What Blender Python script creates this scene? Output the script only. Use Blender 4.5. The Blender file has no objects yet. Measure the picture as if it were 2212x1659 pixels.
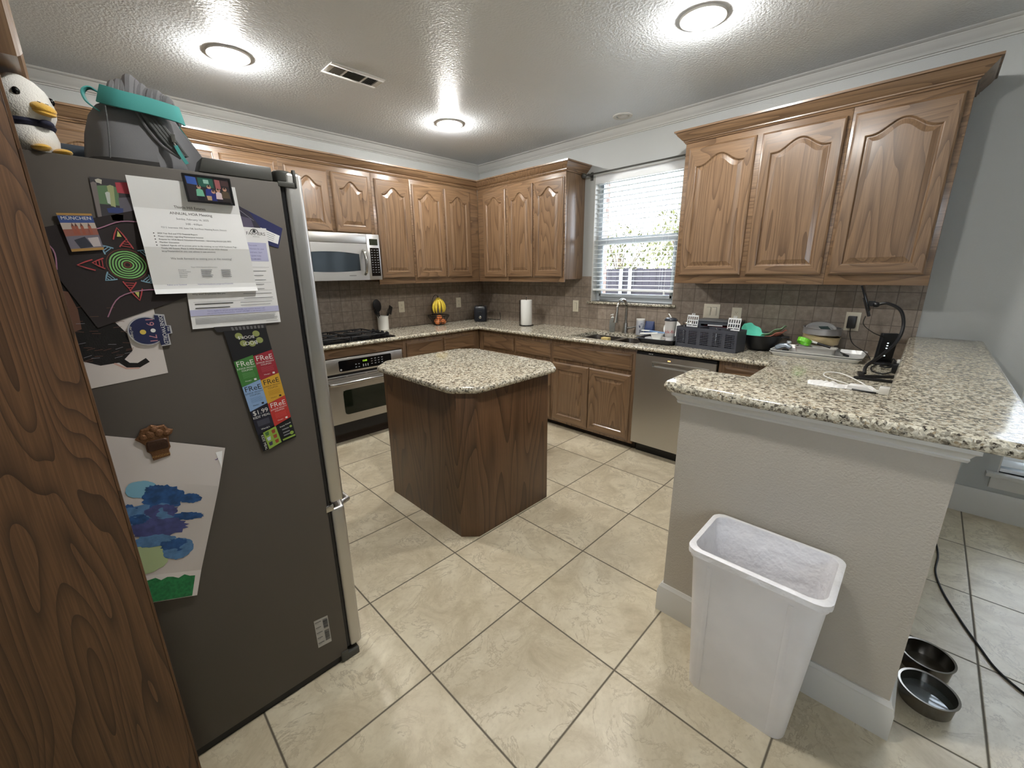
import bpy, bmesh, math, random
from mathutils import Vector, Matrix
random.seed(7)
S = bpy.context.scene
COL = S.collection
PI = math.pi

# ------------------------------------------------------------------ camera, world, sun, exposure
H = 2.714                                     # ceiling height
cam_data = bpy.data.cameras.new('camera')
cam = bpy.data.objects.new('camera', cam_data); COL.objects.link(cam)
cam_data.sensor_fit = 'HORIZONTAL'; cam_data.sensor_width = 36.0
cam_data.lens = 888.96 / 2212 * 36.0
cam_data.clip_start = 0.02; cam_data.clip_end = 200
_y, _p, _r = (math.radians(a) for a in (44.814, -15.186, -0.685))
_fw = Vector((math.cos(_y)*math.cos(_p), math.sin(_y)*math.cos(_p), math.sin(_p)))
_rt = Vector((math.sin(_y), -math.cos(_y), 0)); _up = _rt.cross(_fw)
_r2 = _rt*math.cos(_r) + _up*math.sin(_r); _u2 = _up*math.cos(_r) - _rt*math.sin(_r)
cam.matrix_world = Matrix(((_r2.x, _u2.x, -_fw.x, -3.630), (_r2.y, _u2.y, -_fw.y, -4.126), (_r2.z, _u2.z, -_fw.z, 1.489), (0, 0, 0, 1)))
S.camera = cam

w = bpy.data.worlds.new('sky'); S.world = w; w.use_nodes = True
bg = w.node_tree.nodes['Background']
bg.inputs[0].default_value = (0.80, 0.89, 1.0, 1); bg.inputs[1].default_value = 10.0
sun = bpy.data.lights.new('sun', 'SUN'); sun.energy = 8.0; sun.angle = 0.01; sun.color = (1, .93, .8)
sun_o = bpy.data.objects.new('sun', sun); COL.objects.link(sun_o)
sun_o.location = (4, -9, 9); sun_o.rotation_euler = (0.6435, 0, 0)
BULB_STRENGTH = 410.0
BULB_COLOR = (1.0, .98, .94)
vs = S.view_settings
vs.view_transform = 'Standard'; vs.look = 'None'; vs.gamma = 1.0; vs.exposure = 0.5; vs.use_curve_mapping = False
S.cycles.use_denoising = True
S.cycles.max_bounces = 10; S.cycles.diffuse_bounces = 7; S.cycles.glossy_bounces = 4
S.cycles.transmission_bounces = 6; S.cycles.transparent_max_bounces = 8
S.cycles.sample_clamp_indirect = 6.0
S.cycles.caustics_reflective = False; S.cycles.caustics_refractive = False

# ------------------------------------------------------------------ materials
def lin(c):
    return tuple(((x/255)/12.92 if x <= 10 else (((x/255)+.055)/1.055)**2.4) for x in c) + (1,)

class N:
    """small helper around a material's node tree"""
    def __init__(s, name):
        s.m = bpy.data.materials.new(name); s.m.use_nodes = True
        s.t = s.m.node_tree; s.b = s.t.nodes['Principled BSDF']
    def n(s, typ, ins=None, **props):
        nd = s.t.nodes.new('ShaderNode' + typ)
        for k, v in props.items(): setattr(nd, k, v)
        for k, v in (ins or {}).items():
            if hasattr(v, 'is_output') or isinstance(v, bpy.types.NodeSocket): s.t.links.new(v, nd.inputs[k])
            else: nd.inputs[k].default_value = v
        return nd
    def math(s, op, a, b=0.0, c=0.0):
        nd = s.n('Math', {0: a, 1: b}, operation=op)
        if op == 'MULTIPLY_ADD': nd.inputs[2].default_value = c
        return nd.outputs[0]
    def mix(s, f, a, b, mode='MIX'):
        nd = s.n('Mix', data_type='RGBA', blend_type=mode)
        for i, v in ((0, f), (6, a), (7, b)):
            if isinstance(v, bpy.types.NodeSocket): s.t.links.new(v, nd.inputs[i])
            else: nd.inputs[i].default_value = v
        return nd.outputs[2]
    def ramp(s, f, stops, interp='LINEAR'):
        nd = s.n('ValToRGB', {0: f}); cr = nd.color_ramp; cr.interpolation = interp
        while len(cr.elements) < len(stops): cr.elements.new(.5)
        for e, (p, c) in zip(cr.elements, stops): e.position = p; e.color = c
        return nd.outputs[0]
    def link(s, out, inp): s.t.links.new(out, s.b.inputs[inp])
    def pos(s, scale=(1, 1, 1), rnd=0.0):
        o = s.n('NewGeometry').outputs['Position']
        if rnd:
            r = s.n('ObjectInfo').outputs['Random']
            o = s.n('VectorMath', {0: o, 1: s.n('CombineXYZ', {0: s.math('MULTIPLY', r, rnd), 1: s.math('MULTIPLY', r, rnd*.7), 2: s.math('MULTIPLY', r, rnd*1.7)}).outputs[0]}, operation='ADD').outputs[0]
        return s.n('VectorMath', {0: o, 1: scale}, operation='MULTIPLY').outputs[0]
    def bump(s, h, strength, dist):
        s.link(s.n('Bump', {'Height': h, 'Strength': strength, 'Distance': dist}).outputs[0], 'Normal')

def P(name, col, rough=.5, metal=0., coat=0., emit=0., alpha=1., trans=0., bump=None, vary=None, ior=1.45, sheen=0., srgb=True):
    k = N(name); b = k.b
    c = lin(col) if srgb else tuple(col) + (1,)
    b.inputs['Base Color'].default_value = c
    b.inputs['Roughness'].default_value = rough; b.inputs['Metallic'].default_value = metal
    b.inputs['Coat Weight'].default_value = coat; b.inputs['Coat Roughness'].default_value = .12
    b.inputs['Alpha'].default_value = alpha; b.inputs['Transmission Weight'].default_value = trans; b.inputs['IOR'].default_value = ior
    b.inputs['Sheen Weight'].default_value = sheen
    if emit: b.inputs['Emission Color'].default_value = c; b.inputs['Emission Strength'].default_value = emit
    if vary:
        f = k.n('TexNoise', {'Vector': k.pos(), 'Scale': vary[0], 'Detail': 4.0}).outputs[0]
        d = tuple(x*vary[1] for x in c[:3]) + (1,)
        k.link(k.mix(k.ramp(f, [(.35, (0, 0, 0, 1)), (.65, (1, 1, 1, 1))]), c, d), 'Base Color')
    if bump:
        k.bump(k.n('TexNoise', {'Vector': k.pos(), 'Scale': bump[0], 'Detail': 3.0}).outputs[0], bump[1], bump[2] if len(bump) > 2 else .003)
    return k.m

def oak(name, axis, light, dark, rough=.34, K=19., sc=5.0, coat=.3, stretch=.1, con=.85):
    k = N(name)
    st = [1., 1., 1.]; st['xyz'.index(axis)] = stretch
    pv = k.pos(tuple(st), 9.0)
    n1 = k.n('TexNoise', {'Vector': pv, 'Scale': sc, 'Detail': 1.5, 'Roughness': .45, 'Distortion': .25}).outputs[0]
    ring = k.math('FRACT', k.math('MULTIPLY', n1, K))
    ring = k.math('POWER', ring, 3.0)
    st2 = [260., 260., 260.]; st2['xyz'.index(axis)] = 5.
    pore = k.n('TexNoise', {'Vector': k.pos(tuple(st2), 1.0), 'Scale': 1.0, 'Detail': 2.0}).outputs[0]
    pm = k.ramp(pore, [(.42, (1, 1, 1, 1)), (.60, (0, 0, 0, 1))])
    big = k.n('TexNoise', {'Vector': k.pos((1, 1, 1), 5.0), 'Scale': 2.2, 'Detail': 2.0}).outputs[0]
    L, D = lin(light), lin(dark)
    c = k.mix(k.math('MULTIPLY', ring, con), L, D)
    c = k.mix(k.math('MULTIPLY', pm, .38), c, D)
    c = k.mix(k.math('MULTIPLY', big, .35), c, tuple(x*.72 for x in L[:3]) + (1,))
    rv = k.math('MULTIPLY_ADD', k.n('ObjectInfo').outputs['Random'], .22, .88)
    c = k.n('HueSaturation', {'Color': c, 'Value': rv}).outputs[0]
    k.link(c, 'Base Color')
    k.b.inputs['Roughness'].default_value = rough
    k.b.inputs['Coat Weight'].default_value = coat; k.b.inputs['Coat Roughness'].default_value = .18
    k.bump(k.math('ADD', ring, pore), .12, .0012)
    return k.m

OL, OD = (135, 107, 80), (72, 52, 35)
oakz, oakx, oaky = (oak('oak_' + a, a, OL, OD) for a in 'zxy')
islz = oak('oak_island', 'z', (112, 82, 56), (52, 34, 21), K=17, sc=4.4, stretch=.14, con=.95, rough=.42, coat=.08)
panz = oak('oak_panel', 'z', (112, 80, 52), (50, 32, 20), K=26, sc=6.5, rough=.55, coat=0., stretch=.13, con=.95)

def granite():
    k = N('granite')
    p = k.pos()
    wob = k.n('TexNoise', {'Vector': p, 'Scale': 70., 'Detail': 2.}).outputs['Color']
    q = k.n('VectorMath', {0: p, 1: k.n('VectorMath', {0: wob, 1: (.016, .016, .016)}, operation='MULTIPLY').outputs[0]}, operation='ADD').outputs[0]
    v1 = k.n('TexVoronoi', {'Vector': q, 'Scale': 105.}).outputs['Color']
    r1 = k.n('SeparateColor', {0: v1}).outputs[0]
    v2 = k.n('TexVoronoi', {'Vector': q, 'Scale': 210.}).outputs['Color']
    r2 = k.n('SeparateColor', {0: v2}).outputs[1]
    big = k.n('TexNoise', {'Vector': p, 'Scale': 22., 'Detail': 3.}).outputs[0]
    r1b = k.math('ADD', r1, k.math('MULTIPLY_ADD', big, .7, -.35))
    c = k.ramp(r1b, [(0, lin((34, 30, 27))), (.14, lin((70, 62, 52))), (.23, lin((134, 126, 110))), (.36, lin((172, 164, 144))), (.52, lin((206, 200, 180))), (.74, lin((224, 219, 202))), (.96, lin((160, 140, 108)))], 'CONSTANT')
    c2 = k.ramp(r2, [(0, lin((40, 36, 33))), (.15, lin((146, 138, 122))), (.5, lin((216, 210, 192)))], 'CONSTANT')
    k.link(k.mix(.38, c, c2), 'Base Color')
    k.b.inputs['Roughness'].default_value = .12
    return k.m
GR = granite()

def floor_mat():
    k = N('floor_tile')
    sx = k.n('SeparateXYZ', {0: k.n('NewGeometry').outputs['Position']})
    T = .499
    gx = k.math('DIVIDE', k.math('ADD', sx.outputs[0], 2.977 + T*20), T)
    gy = k.math('DIVIDE', k.math('ADD', sx.outputs[1], 3.021 + T*20), T)
    def edge(g):
        f = k.math('FRACT', g)
        return k.math('MINIMUM', f, k.math('SUBTRACT', 1.0, f))
    e = k.math('MINIMUM', edge(gx), edge(gy))
    grout = k.ramp(e, [(0.0055, (1, 1, 1, 1)), (.0085, (0, 0, 0, 1))])
    cell = k.n('CombineXYZ', {0: k.math('FLOOR', gx), 1: k.math('FLOOR', gy)}).outputs[0]
    rn = k.n('TexWhiteNoise', {'Vector': cell}, noise_dimensions='3D').outputs['Color']
    pv = k.n('VectorMath', {0: k.pos(), 1: k.n('VectorMath', {0: rn, 1: (7., 7., 7.)}, operation='MULTIPLY').outputs[0]}, operation='ADD').outputs[0]
    n1 = k.n('TexNoise', {'Vector': pv, 'Scale': 4.2, 'Detail': 9., 'Roughness': .66, 'Distortion': .9}).outputs[0]
    n2 = k.n('TexNoise', {'Vector': pv, 'Scale': 5.5, 'Detail': 9., 'Roughness': .68, 'Distortion': .7}).outputs[0]
    vein = k.math('ABSOLUTE', k.math('SUBTRACT', n2, .5))
    vm = k.ramp(vein, [(0.0, (1, 1, 1, 1)), (.022, (0, 0, 0, 1))])
    patch = k.ramp(n1, [(.40, (0, 0, 0, 1)), (.58, (1, 1, 1, 1))])
    base = k.ramp(n1, [(.30, lin((174, 160, 134))), (.48, lin((200, 188, 162))), (.68, lin((218, 208, 184)))])
    c = k.mix(k.math('MULTIPLY', k.math('MULTIPLY', vm, patch), .5), base, lin((134, 116, 90)))
    fine = k.n('TexNoise', {'Vector': pv, 'Scale': 60., 'Detail': 3.}).outputs[0]
    c = k.mix(k.math('MULTIPLY', k.ramp(fine, [(.5, (0, 0, 0, 1)), (.75, (1, 1, 1, 1))]), .18), c, lin((150, 132, 104)))
    hv = k.n('HueSaturation', {'Color': c, 'Value': k.math('MULTIPLY_ADD', k.n('SeparateColor', {0: rn}).outputs[0], .10, .95)}).outputs[0]
    k.link(k.mix(grout, hv, lin((98, 90, 76))), 'Base Color')
    k.link(k.math('MULTIPLY_ADD', grout, .45, .36), 'Roughness')
    k.bump(k.math('SUBTRACT', k.math('MULTIPLY', n1, .25), grout), .35, .003)
    return k.m

def splash_mat(name, axis):
    k = N(name)
    sx = k.n('SeparateXYZ', {0: k.n('NewGeometry').outputs['Position']})
    T = .106
    g1 = k.math('DIVIDE', k.math('ADD', sx.outputs['xyz'.index(axis)], 20.0), T)
    g2 = k.math('DIVIDE', k.math('ADD', sx.outputs[2], 20*T - .914), T)
    def edge(g):
        f = k.math('FRACT', g)
        return k.math('MINIMUM', f, k.math('SUBTRACT', 1.0, f))
    e = k.math('MINIMUM', edge(g1), edge(g2))
    grout = k.ramp(e, [(.014, (1, 1, 1, 1)), (.026, (0, 0, 0, 1))])
    cell = k.n('CombineXYZ', {0: k.math('FLOOR', g1), 1: k.math('FLOOR', g2)}).outputs[0]
    rn = k.n('SeparateColor', {0: k.n('TexWhiteNoise', {'Vector': cell}, noise_dimensions='3D').outputs['Color']}).outputs[0]
    n1 = k.n('TexNoise', {'Vector': k.pos(), 'Scale': 26., 'Detail': 5., 'Roughness': .65}).outputs[0]
    c = k.ramp(n1, [(.3, lin((122, 110, 98))), (.5, lin((138, 125, 112))), (.7, lin((153, 140, 127)))])
    c = k.n('HueSaturation', {'Color': c, 'Value': k.math('MULTIPLY_ADD', rn, .14, .93)}).outputs[0]
    k.link(k.mix(grout, c, lin((102, 90, 80))), 'Base Color')
    k.b.inputs['Roughness'].default_value = .5
    k.bump(k.math('SUBTRACT', k.math('MULTIPLY', n1, .3), grout), .15, .002)
    return k.m

def steel(name, col=(168, 168, 166), axis='z', rough=.3):
    k = N(name)
    st = [420., 420., 420.]; st['xyz'.index(axis)] = 4.
    n1 = k.n('TexNoise', {'Vector': k.pos(tuple(st)), 'Scale': 1., 'Detail': 2.}).outputs[0]
    k.b.inputs['Base Color'].default_value = lin(col); k.b.inputs['Metallic'].default_value = 1.
    k.link(k.math('MULTIPLY_ADD', n1, .16, rough - .08), 'Roughness')
    k.bump(n1, .05, .0004)
    return k.m

WALL = P('wall_paint', (176, 178, 176), .62, bump=(190, .35, .0022))
HALFW = P('half_wall_paint', (182, 175, 163), .62, bump=(150, .5, .003))
CEIL = P('ceiling_paint', (222, 226, 230), .42, bump=(70, .6, .005))
TRIMW = P('white_trim', (206, 204, 198), .4)
CROWNW = P('crown_paint', (196, 196, 192), .45)
FLOOR = floor_mat()
SPX, SPY = splash_mat('splash_tile_x', 'x'), splash_mat('splash_tile_y', 'y')
STV, STH, STY = steel('steel_vertical', axis='z'), steel('steel_horizontal', (198, 196, 192), 'x', .36), steel('steel_side', (150, 148, 144), 'y', .33)
STD = steel('steel_door', (190, 188, 184), 'z', .38)
CHROME = P('brushed_nickel', (176, 174, 170), .22, 1.)
BLK = P('black_plastic', (22, 22, 24), .38)
BLKG = P('black_glass', (10, 11, 13), .05)
OVENG = P('oven_glass', (20, 26, 18), .06)
IRON = P('cast_iron', (18, 18, 19), .5)
FRG = P('fridge_side', (82, 76, 70), .55, bump=(900, .12, .0006))
GREYD = P('dark_grey_plastic', (70, 70, 66), .45)
WHITE = P('white_ceramic', (226, 226, 222), .2)
WPLAST = P('white_plastic', (238, 236, 238), .32, vary=(9, .95))
PAPER = P('white_paper', (234, 233, 233), .8)
IVORY = P('ivory_plastic', (214, 206, 186), .4)
DARKTOE = P('toe_kick_dark', (42, 30, 22), .6)
RUBBER = P('black_rubber', (16, 16, 17), .6)
def pane(name):
    k = N(name); t_ = k.t
    out = t_.nodes['Material Output']; mx = t_.nodes.new('ShaderNodeMixShader'); tr_ = t_.nodes.new('ShaderNodeBsdfTransparent'); gl = t_.nodes.new('ShaderNodeBsdfGlossy')
    gl.inputs['Roughness'].default_value = 0.0; fr = k.n('Fresnel', {'IOR': 1.35})
    t_.links.new(fr.outputs[0], mx.inputs[0]); t_.links.new(tr_.outputs[0], mx.inputs[1]); t_.links.new(gl.outputs[0], mx.inputs[2]); t_.links.new(mx.outputs[0], out.inputs[0])
    return k.m
GLASS = pane('window_glass')
BLINDW = P('white_blind', (240, 243, 245), .5)
VINYL = P('vinyl_window', (206, 212, 216), .4)
def C(name, col, rough=.6, **kw): return P(name, col, rough, **kw)

# ------------------------------------------------------------------ mesh helpers
LOC = {}
class MB:
    def __init__(s): s.v = []; s.f = []; s.m = []; s.c = 0
    def add(s, vs, fs, m=None):
        o = len(s.v); s.v += [tuple(v) for v in vs]
        for f in fs: s.f.append(tuple(i + o for i in f)); s.m.append(s.c if m is None else m)
        return s
    def box(s, x0, x1, y0, y1, z0, z1, m=None):
        x0, x1 = sorted((x0, x1)); y0, y1 = sorted((y0, y1)); z0, z1 = sorted((z0, z1))
        vs = [(x, y, z) for z in (z0, z1) for y in (y0, y1) for x in (x0, x1)]
        return s.add(vs, [(0, 2, 3, 1), (4, 5, 7, 6), (0, 1, 5, 4), (2, 6, 7, 3), (0, 4, 6, 2), (1, 3, 7, 5)], m)
    def obox(s, c, size, rz=0., m=None, R=None):
        """box centred at c; rz about z or full rotation matrix R"""
        R = R or Matrix.Rotation(rz, 3, 'Z'); c = Vector(c); hx, hy, hz = (q/2 for q in size)
        vs = [c + R @ Vector((x, y, z)) for z in (-hz, hz) for y in (-hy, hy) for x in (-hx, hx)]
        return s.add(vs, [(0, 2, 3, 1), (4, 5, 7, 6), (0, 1, 5, 4), (2, 6, 7, 3), (0, 4, 6, 2), (1, 3, 7, 5)], m)
    def loft(s, rings, cap0=True, cap1=True, closed=True, m=None):
        n = len(rings[0]); vs = [p for r in rings for p in r]; fs = []
        for i in range(len(rings) - 1):
            for j in range(n if closed else n - 1):
                k = (j + 1) % n
                fs.append((i*n + j, i*n + k, (i+1)*n + k, (i+1)*n + j))
        if cap0: fs.append(tuple(range(n - 1, -1, -1)))
        if cap1: fs.append(tuple((len(rings) - 1)*n + j for j in range(n)))
        return s.add(vs, fs, m)
    def prism(s, poly, z0, z1, m=None):
        return s.loft([[(x, y, z0) for x, y in poly], [(x, y, z1) for x, y in poly]], m=m)
    def tube(s, pts, r, n=10, m=None, cap=True):
        pts = [Vector(p) for p in pts]; rr = r if isinstance(r, (list, tuple)) else [r]*len(pts)
        t0 = (pts[1] - pts[0]).normalized()
        a = Vector((0, 0, 1)) if abs(t0.z) < .9 else Vector((1, 0, 0))
        u = t0.cross(a).normalized(); rings = []
        for i, p in enumerate(pts):
            t = (pts[min(i+1, len(pts)-1)] - pts[max(i-1, 0)]).normalized()
            u = (u - t*u.dot(t)).normalized(); v = t.cross(u)
            rings.append([p + (u*math.cos(2*PI*j/n) + v*math.sin(2*PI*j/n))*rr[i] for j in range(n)])
        return s.loft(rings, cap, cap, m=m)
    def lathe(s, prof, c=(0, 0, 0), n=32, m=None, R=None, cap0=True, cap1=True):
        c = Vector(c); R = R or Matrix.Identity(3)
        rings = [[c + R @ Vector((r*math.cos(2*PI*j/n), r*math.sin(2*PI*j/n), z)) for j in range(n)] for r, z in prof]
        return s.loft(rings, cap0 and prof[0][0] > 0, cap1 and prof[-1][0] > 0, m=m)
    def ell(s, c, rad, n=20, k=12, m=None, R=None):
        c = Vector(c); R = R or Matrix.Identity(3); rings = []
        for i in range(k + 1):
            a = -PI/2 + PI*i/k
            a = max(-PI/2 + .02, min(PI/2 - .02, a))
            rings.append([c + R @ Vector((rad[0]*math.cos(a)*math.cos(2*PI*j/n), rad[1]*math.cos(a)*math.sin(2*PI*j/n), rad[2]*math.sin(a))) for j in range(n)])
        return s.loft(rings, m=m)
    def sweep(s, path, prof, side=1, closed=False, m=None):
        """prof: closed polygon of (out, z); path in plan; out = side * left normal, mitred"""
        n = len(path); rings = []
        P2 = [Vector(p) for p in path]
        for i in range(n):
            ns = []
            if i > 0 or closed: d = (P2[i] - P2[i-1]).normalized(); ns.append(Vector((-d.y, d.x))*side)
            if i < n-1 or closed: d = (P2[(i+1) % n] - P2[i]).normalized(); ns.append(Vector((-d.y, d.x))*side)
            if len(ns) == 2:
                b = (ns[0] + ns[1]).normalized(); o = b / max(.2, b.dot(ns[0]))
            else: o = ns[0]
            rings.append([(P2[i].x + o.x*q, P2[i].y + o.y*q, z) for q, z in prof])
        if closed: rings.append(rings[0])
        return s.loft(rings, not closed, not closed, m=m)
    def build(s, name, mats, parent=None, bevel=0., seg=2, angle=35., origin=None, flat=False):
        if not isinstance(mats, (list, tuple)): mats = [mats]
        if parent is not None: o0 = LOC[parent.name]
        elif origin is not None: o0 = Vector(origin)
        else:
            xs, ys, zs = zip(*s.v); o0 = Vector(((min(xs)+max(xs))/2, (min(ys)+max(ys))/2, min(zs)))
        me = bpy.data.meshes.new(name)
        me.from_pydata([Vector(v) - o0 for v in s.v], [], s.f)
        for mt in mats: me.materials.append(mt)
        me.polygons.foreach_set('material_index', s.m)
        bm = bmesh.new(); bm.from_mesh(me)
        bmesh.ops.remove_doubles(bm, verts=bm.verts, dist=1e-6)
        bmesh.ops.recalc_face_normals(bm, faces=bm.faces)
        if bevel:
            es = [e for e in bm.edges if len(e.link_faces) == 2 and e.calc_face_angle(0) > .6]
            bmesh.ops.bevel(bm, geom=es, offset=bevel, offset_type='OFFSET', segments=seg, profile=.5, affect='EDGES', clamp_overlap=True)
        bm.to_mesh(me); bm.free()
        if not flat:
            me.polygons.foreach_set('use_smooth', [True]*len(me.polygons))
            me.set_sharp_from_angle(angle=math.radians(angle))
        o = bpy.data.objects.new(name, me); COL.objects.link(o)
        if parent is not None: o.parent = parent
        else: o.location = o0
        LOC[o.name] = o0
        return o

def thing(name, label, cat, loc, group=None):
    o = bpy.data.objects.new(name, None); COL.objects.link(o)
    o.location = loc; o.empty_display_size = .05; LOC[o.name] = Vector(loc)
    return tag(o, label, cat, group)
def tag(o, label, cat, group=None, kind=None):
    o['label'] = label; o['category'] = cat
    if group: o['group'] = group
    if kind: o['kind'] = kind
    return o
def struct(name, mb, mats, label=None, parent=None, cat=None, **kw):
    o = mb.build(name, mats, parent, **kw)
    if parent is None:
        o['kind'] = 'structure'
        if label: o['label'] = label
        o['category'] = cat or name.split('_')[0]
    return o
def arc(c, r, a0, a1, n, plane='xz'):
    out = []
    for i in range(n + 1):
        a = a0 + (a1 - a0)*i/n
        d = (r*math.cos(a), r*math.sin(a))
        out.append((c[0]+d[0], c[1], c[2]+d[1]) if plane == 'xz' else (c[0], c[1]+d[0], c[2]+d[1]) if plane == 'yz' else (c[0]+d[0], c[1]+d[1], c[2]))
    return out
def rrect(x0, x1, y0, y1, r, n=4):
    out = []
    for cx, cy, a in ((x1-r, y1-r, 0), (x0+r, y1-r, 90), (x0+r, y0+r, 180), (x1-r, y0+r, 270)):
        for i in range(n + 1):
            t = math.radians(a + 90*i/n); out.append((cx + r*math.cos(t), cy + r*math.sin(t)))
    return out
def spline(pts, n=8):
    pts = [Vector(p) for p in pts]; out = []
    for i in range(len(pts) - 1):
        p0 = pts[max(i-1, 0)]; p1 = pts[i]; p2 = pts[i+1]; p3 = pts[min(i+2, len(pts)-1)]
        for j in range(n):
            t = j/n
            out.append(.5*((2*p1) + (p2-p0)*t + (2*p0-5*p1+4*p2-p3)*t*t + (3*p1-p0-3*p2+p3)*t**3))
    out.append(pts[-1]); return out

_glyphs = {}
def text_mesh(s):
    """flat triangulated glyph outlines of a line of text, height of a capital about 0.7"""
    if s in _glyphs: return _glyphs[s]
    cu = bpy.data.curves.new('tmp', 'FONT'); cu.body = s; cu.resolution_u = 3
    ob = bpy.data.objects.new('tmp', cu); COL.objects.link(ob)
    bpy.context.view_layer.update()
    me = bpy.data.meshes.new_from_object(ob.evaluated_get(bpy.context.evaluated_depsgraph_get()))
    vs = [(v.co.x, v.co.y) for v in me.vertices]; fs = [tuple(p.vertices) for p in me.polygons]
    bpy.data.objects.remove(ob); bpy.data.meshes.remove(me); bpy.data.curves.remove(cu)
    wd = max([v[0] for v in vs] or [0])
    _glyphs[s] = (vs, fs, wd); return _glyphs[s]
def put_text(mb, s, fn, size, align='L', m=1, rot=0., squash=1.):
    """fn maps (dx, dy) metres in the text's plane to a 3D point"""
    vs, fs, wd = text_mesh(s)
    off = {'L': 0, 'C': -wd/2, 'R': -wd}[align]; k = size/.7; c, n = math.cos(rot), math.sin(rot)
    pts = []
    for x, y in vs:
        x, y = (x + off)*k*squash, y*k
        pts.append(fn(x*c - y*n, x*n + y*c))
    mb.add(pts, fs, m)

# ------------------------------------------------------------------ room shell
XL, YF = -4.28, -8.0
struct('floor', MB().box(XL - .1, .0, YF - .1, .1, -.06, 0), FLOOR, 'cream square tile floor with dark grout lines')
struct('ceiling', MB().box(XL - .1, .3, YF - .1, .3, H, H + .2), CEIL, 'textured white painted ceiling')
struct('wall_back', MB().box(XL - .1, .12, 0, .12, 0, H), WALL, 'grey wall behind the cooktop')
_wl = MB(); LWIN = (-5.65, -4.90, 1.15, 2.1)  # LWIN: unseen opening added to brighten the half wall and trash can
for a, b, za, zb in ((YF, LWIN[0], 0, H), (LWIN[1], 0, 0, H), (LWIN[0], LWIN[1], 0, LWIN[2]), (LWIN[0], LWIN[1], LWIN[3], H)): _wl.box(XL - .1, XL, a, b, za, zb)
struct('wall_left', _wl, WALL, 'grey wall behind the refrigerator')
_w4 = MB(); _a, _b, _c, _d = LWIN
for a, b, za, zb in ((_a, _b, _c, _c + .05), (_a, _b, _d - .05, _d), (_a, _a + .05, _c + .05, _d - .05), (_b - .05, _b, _c + .05, _d - .05), (_a + .05, _b - .05, 1.52, 1.57)): _w4.box(XL - .08, XL - .03, a, b, za, zb)
_w4o = struct('window_4', _w4, P('fill_window_frame', (206, 212, 216), .4), 'unseen side window added to light the half wall')
MB().box(XL - .057, XL - .053, _a + .05, _b - .05, _c + .05, _d - .05).build('glass_pane', GLASS, _w4o)
struct('wall_front', MB().box(XL - .1, .1, YF - .1, YF, 0, H), WALL, 'grey wall behind the camera')
W1 = (-2.535, -1.675, 1.195, 2.37)            # kitchen window y0 y1 z0 z1
W2 = (-5.42, -4.61, .30, 2.25)
W3 = (-6.45, -5.62, .30, 2.25)
def holed(mb, x0, x1, holes, ya, yb, z0, z1):
    ys = sorted({ya, yb} | {h[0] for h in holes} | {h[1] for h in holes})
    for a, b in zip(ys, ys[1:]):
        hs = [h for h in holes if h[0] <= a and h[1] >= b]
        if not hs: mb.box(x0, x1, a, b, z0, z1)
        else:
            mb.box(x0, x1, a, b, z0, hs[0][2]); mb.box(x0, x1, a, b, hs[0][3], z1)
    return mb
struct('wall_right', holed(MB(), 0, .12, [W1, W2, W3], YF, 0, 0, H), WALL, 'grey wall with the sink window')
BRK = N('brick')
_bt = BRK.n('TexBrick', {'Vector': BRK.n('VectorMath', {0: BRK.n('NewGeometry').outputs['Position'], 1: (1, 1, 1)}, operation='MULTIPLY').outputs[0], 'Color1': lin((150, 130, 118)), 'Color2': lin((120, 100, 92)), 'Mortar': lin((200, 196, 190)), 'Scale': 5.0, 'Mortar Size': .02})
_sp = BRK.n('SeparateXYZ', {0: BRK.n('NewGeometry').outputs['Position']})
_cv = BRK.n('CombineXYZ', {0: BRK.math('ADD', _sp.outputs[0], _sp.outputs[1]), 1: _sp.outputs[2], 2: 0.0})
BRK.t.links.new(_cv.outputs[0], _bt.inputs['Vector']); BRK.link(_bt.outputs[0], 'Base Color'); BRK.b.inputs['Roughness'].default_value = .9
struct('wall_exterior', holed(MB(), .125, .27, [W1, W2, W3], YF, .2, -.2, H + .1), BRK.m, 'brick outer skin of the wall around the window', cat='wall')

# half wall with baseboard, cap trim
HW0, HW1 = -2.062, -1.84
struct('wall_peninsula', MB().prism([(HW0, -3.51), (HW1, -3.51), (HW1, -4.12), (0, -4.12), (0, -4.27), (HW0, -4.27)][::-1], 0, 1.03), HALFW, 'textured grey half wall under the raised bar')
BASEP = [(0, 0), (.018, 0), (.018, .105), (.014, .118), (.014, .124), (.008, .132), (.006, .138), (0, .138)]
struct('baseboard_peninsula', MB().sweep([(HW1, -3.51), (HW0, -3.51), (HW0, -4.27), (-.02, -4.27)], BASEP, side=-1), TRIMW, 'white baseboard round the half wall')
struct('baseboard_right', MB().sweep([(0, -4.29), (0, YF)], [(0, 0), (.018, 0), (.018, .13), (.014, .145), (.014, .152), (.006, .168), (0, .168)], side=-1), TRIMW, 'white baseboard below the dining window')
CAPT = [(0, .985), (.010, .985), (.014, .993), (.012, .998), (.020, 1.012), (.030, 1.018), (.030, 1.03), (0, 1.03)]
struct('trim_1', MB().sweep([(HW1, -3.51), (HW0, -3.51), (HW0, -4.27), (-.001, -4.27)], CAPT, side=-1), TRIMW, 'moulded trim under the raised bar top')
# white crown at the ceiling
CRW = [(0, 2.643), (.008, 2.643), (.012, 2.650), (.020, 2.652), (.026, 2.660), (.034, 2.664), (.050, 2.684), (.066, 2.694), (.070, 2.700), (.080, 2.703), (.089, 2.714), (0, 2.714)]
struct('trim_2', MB().sweep([(XL, YF), (XL, 0), (0, 0), (0, YF)], CRW, side=-1), CROWNW, 'white crown moulding along the ceiling')

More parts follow.
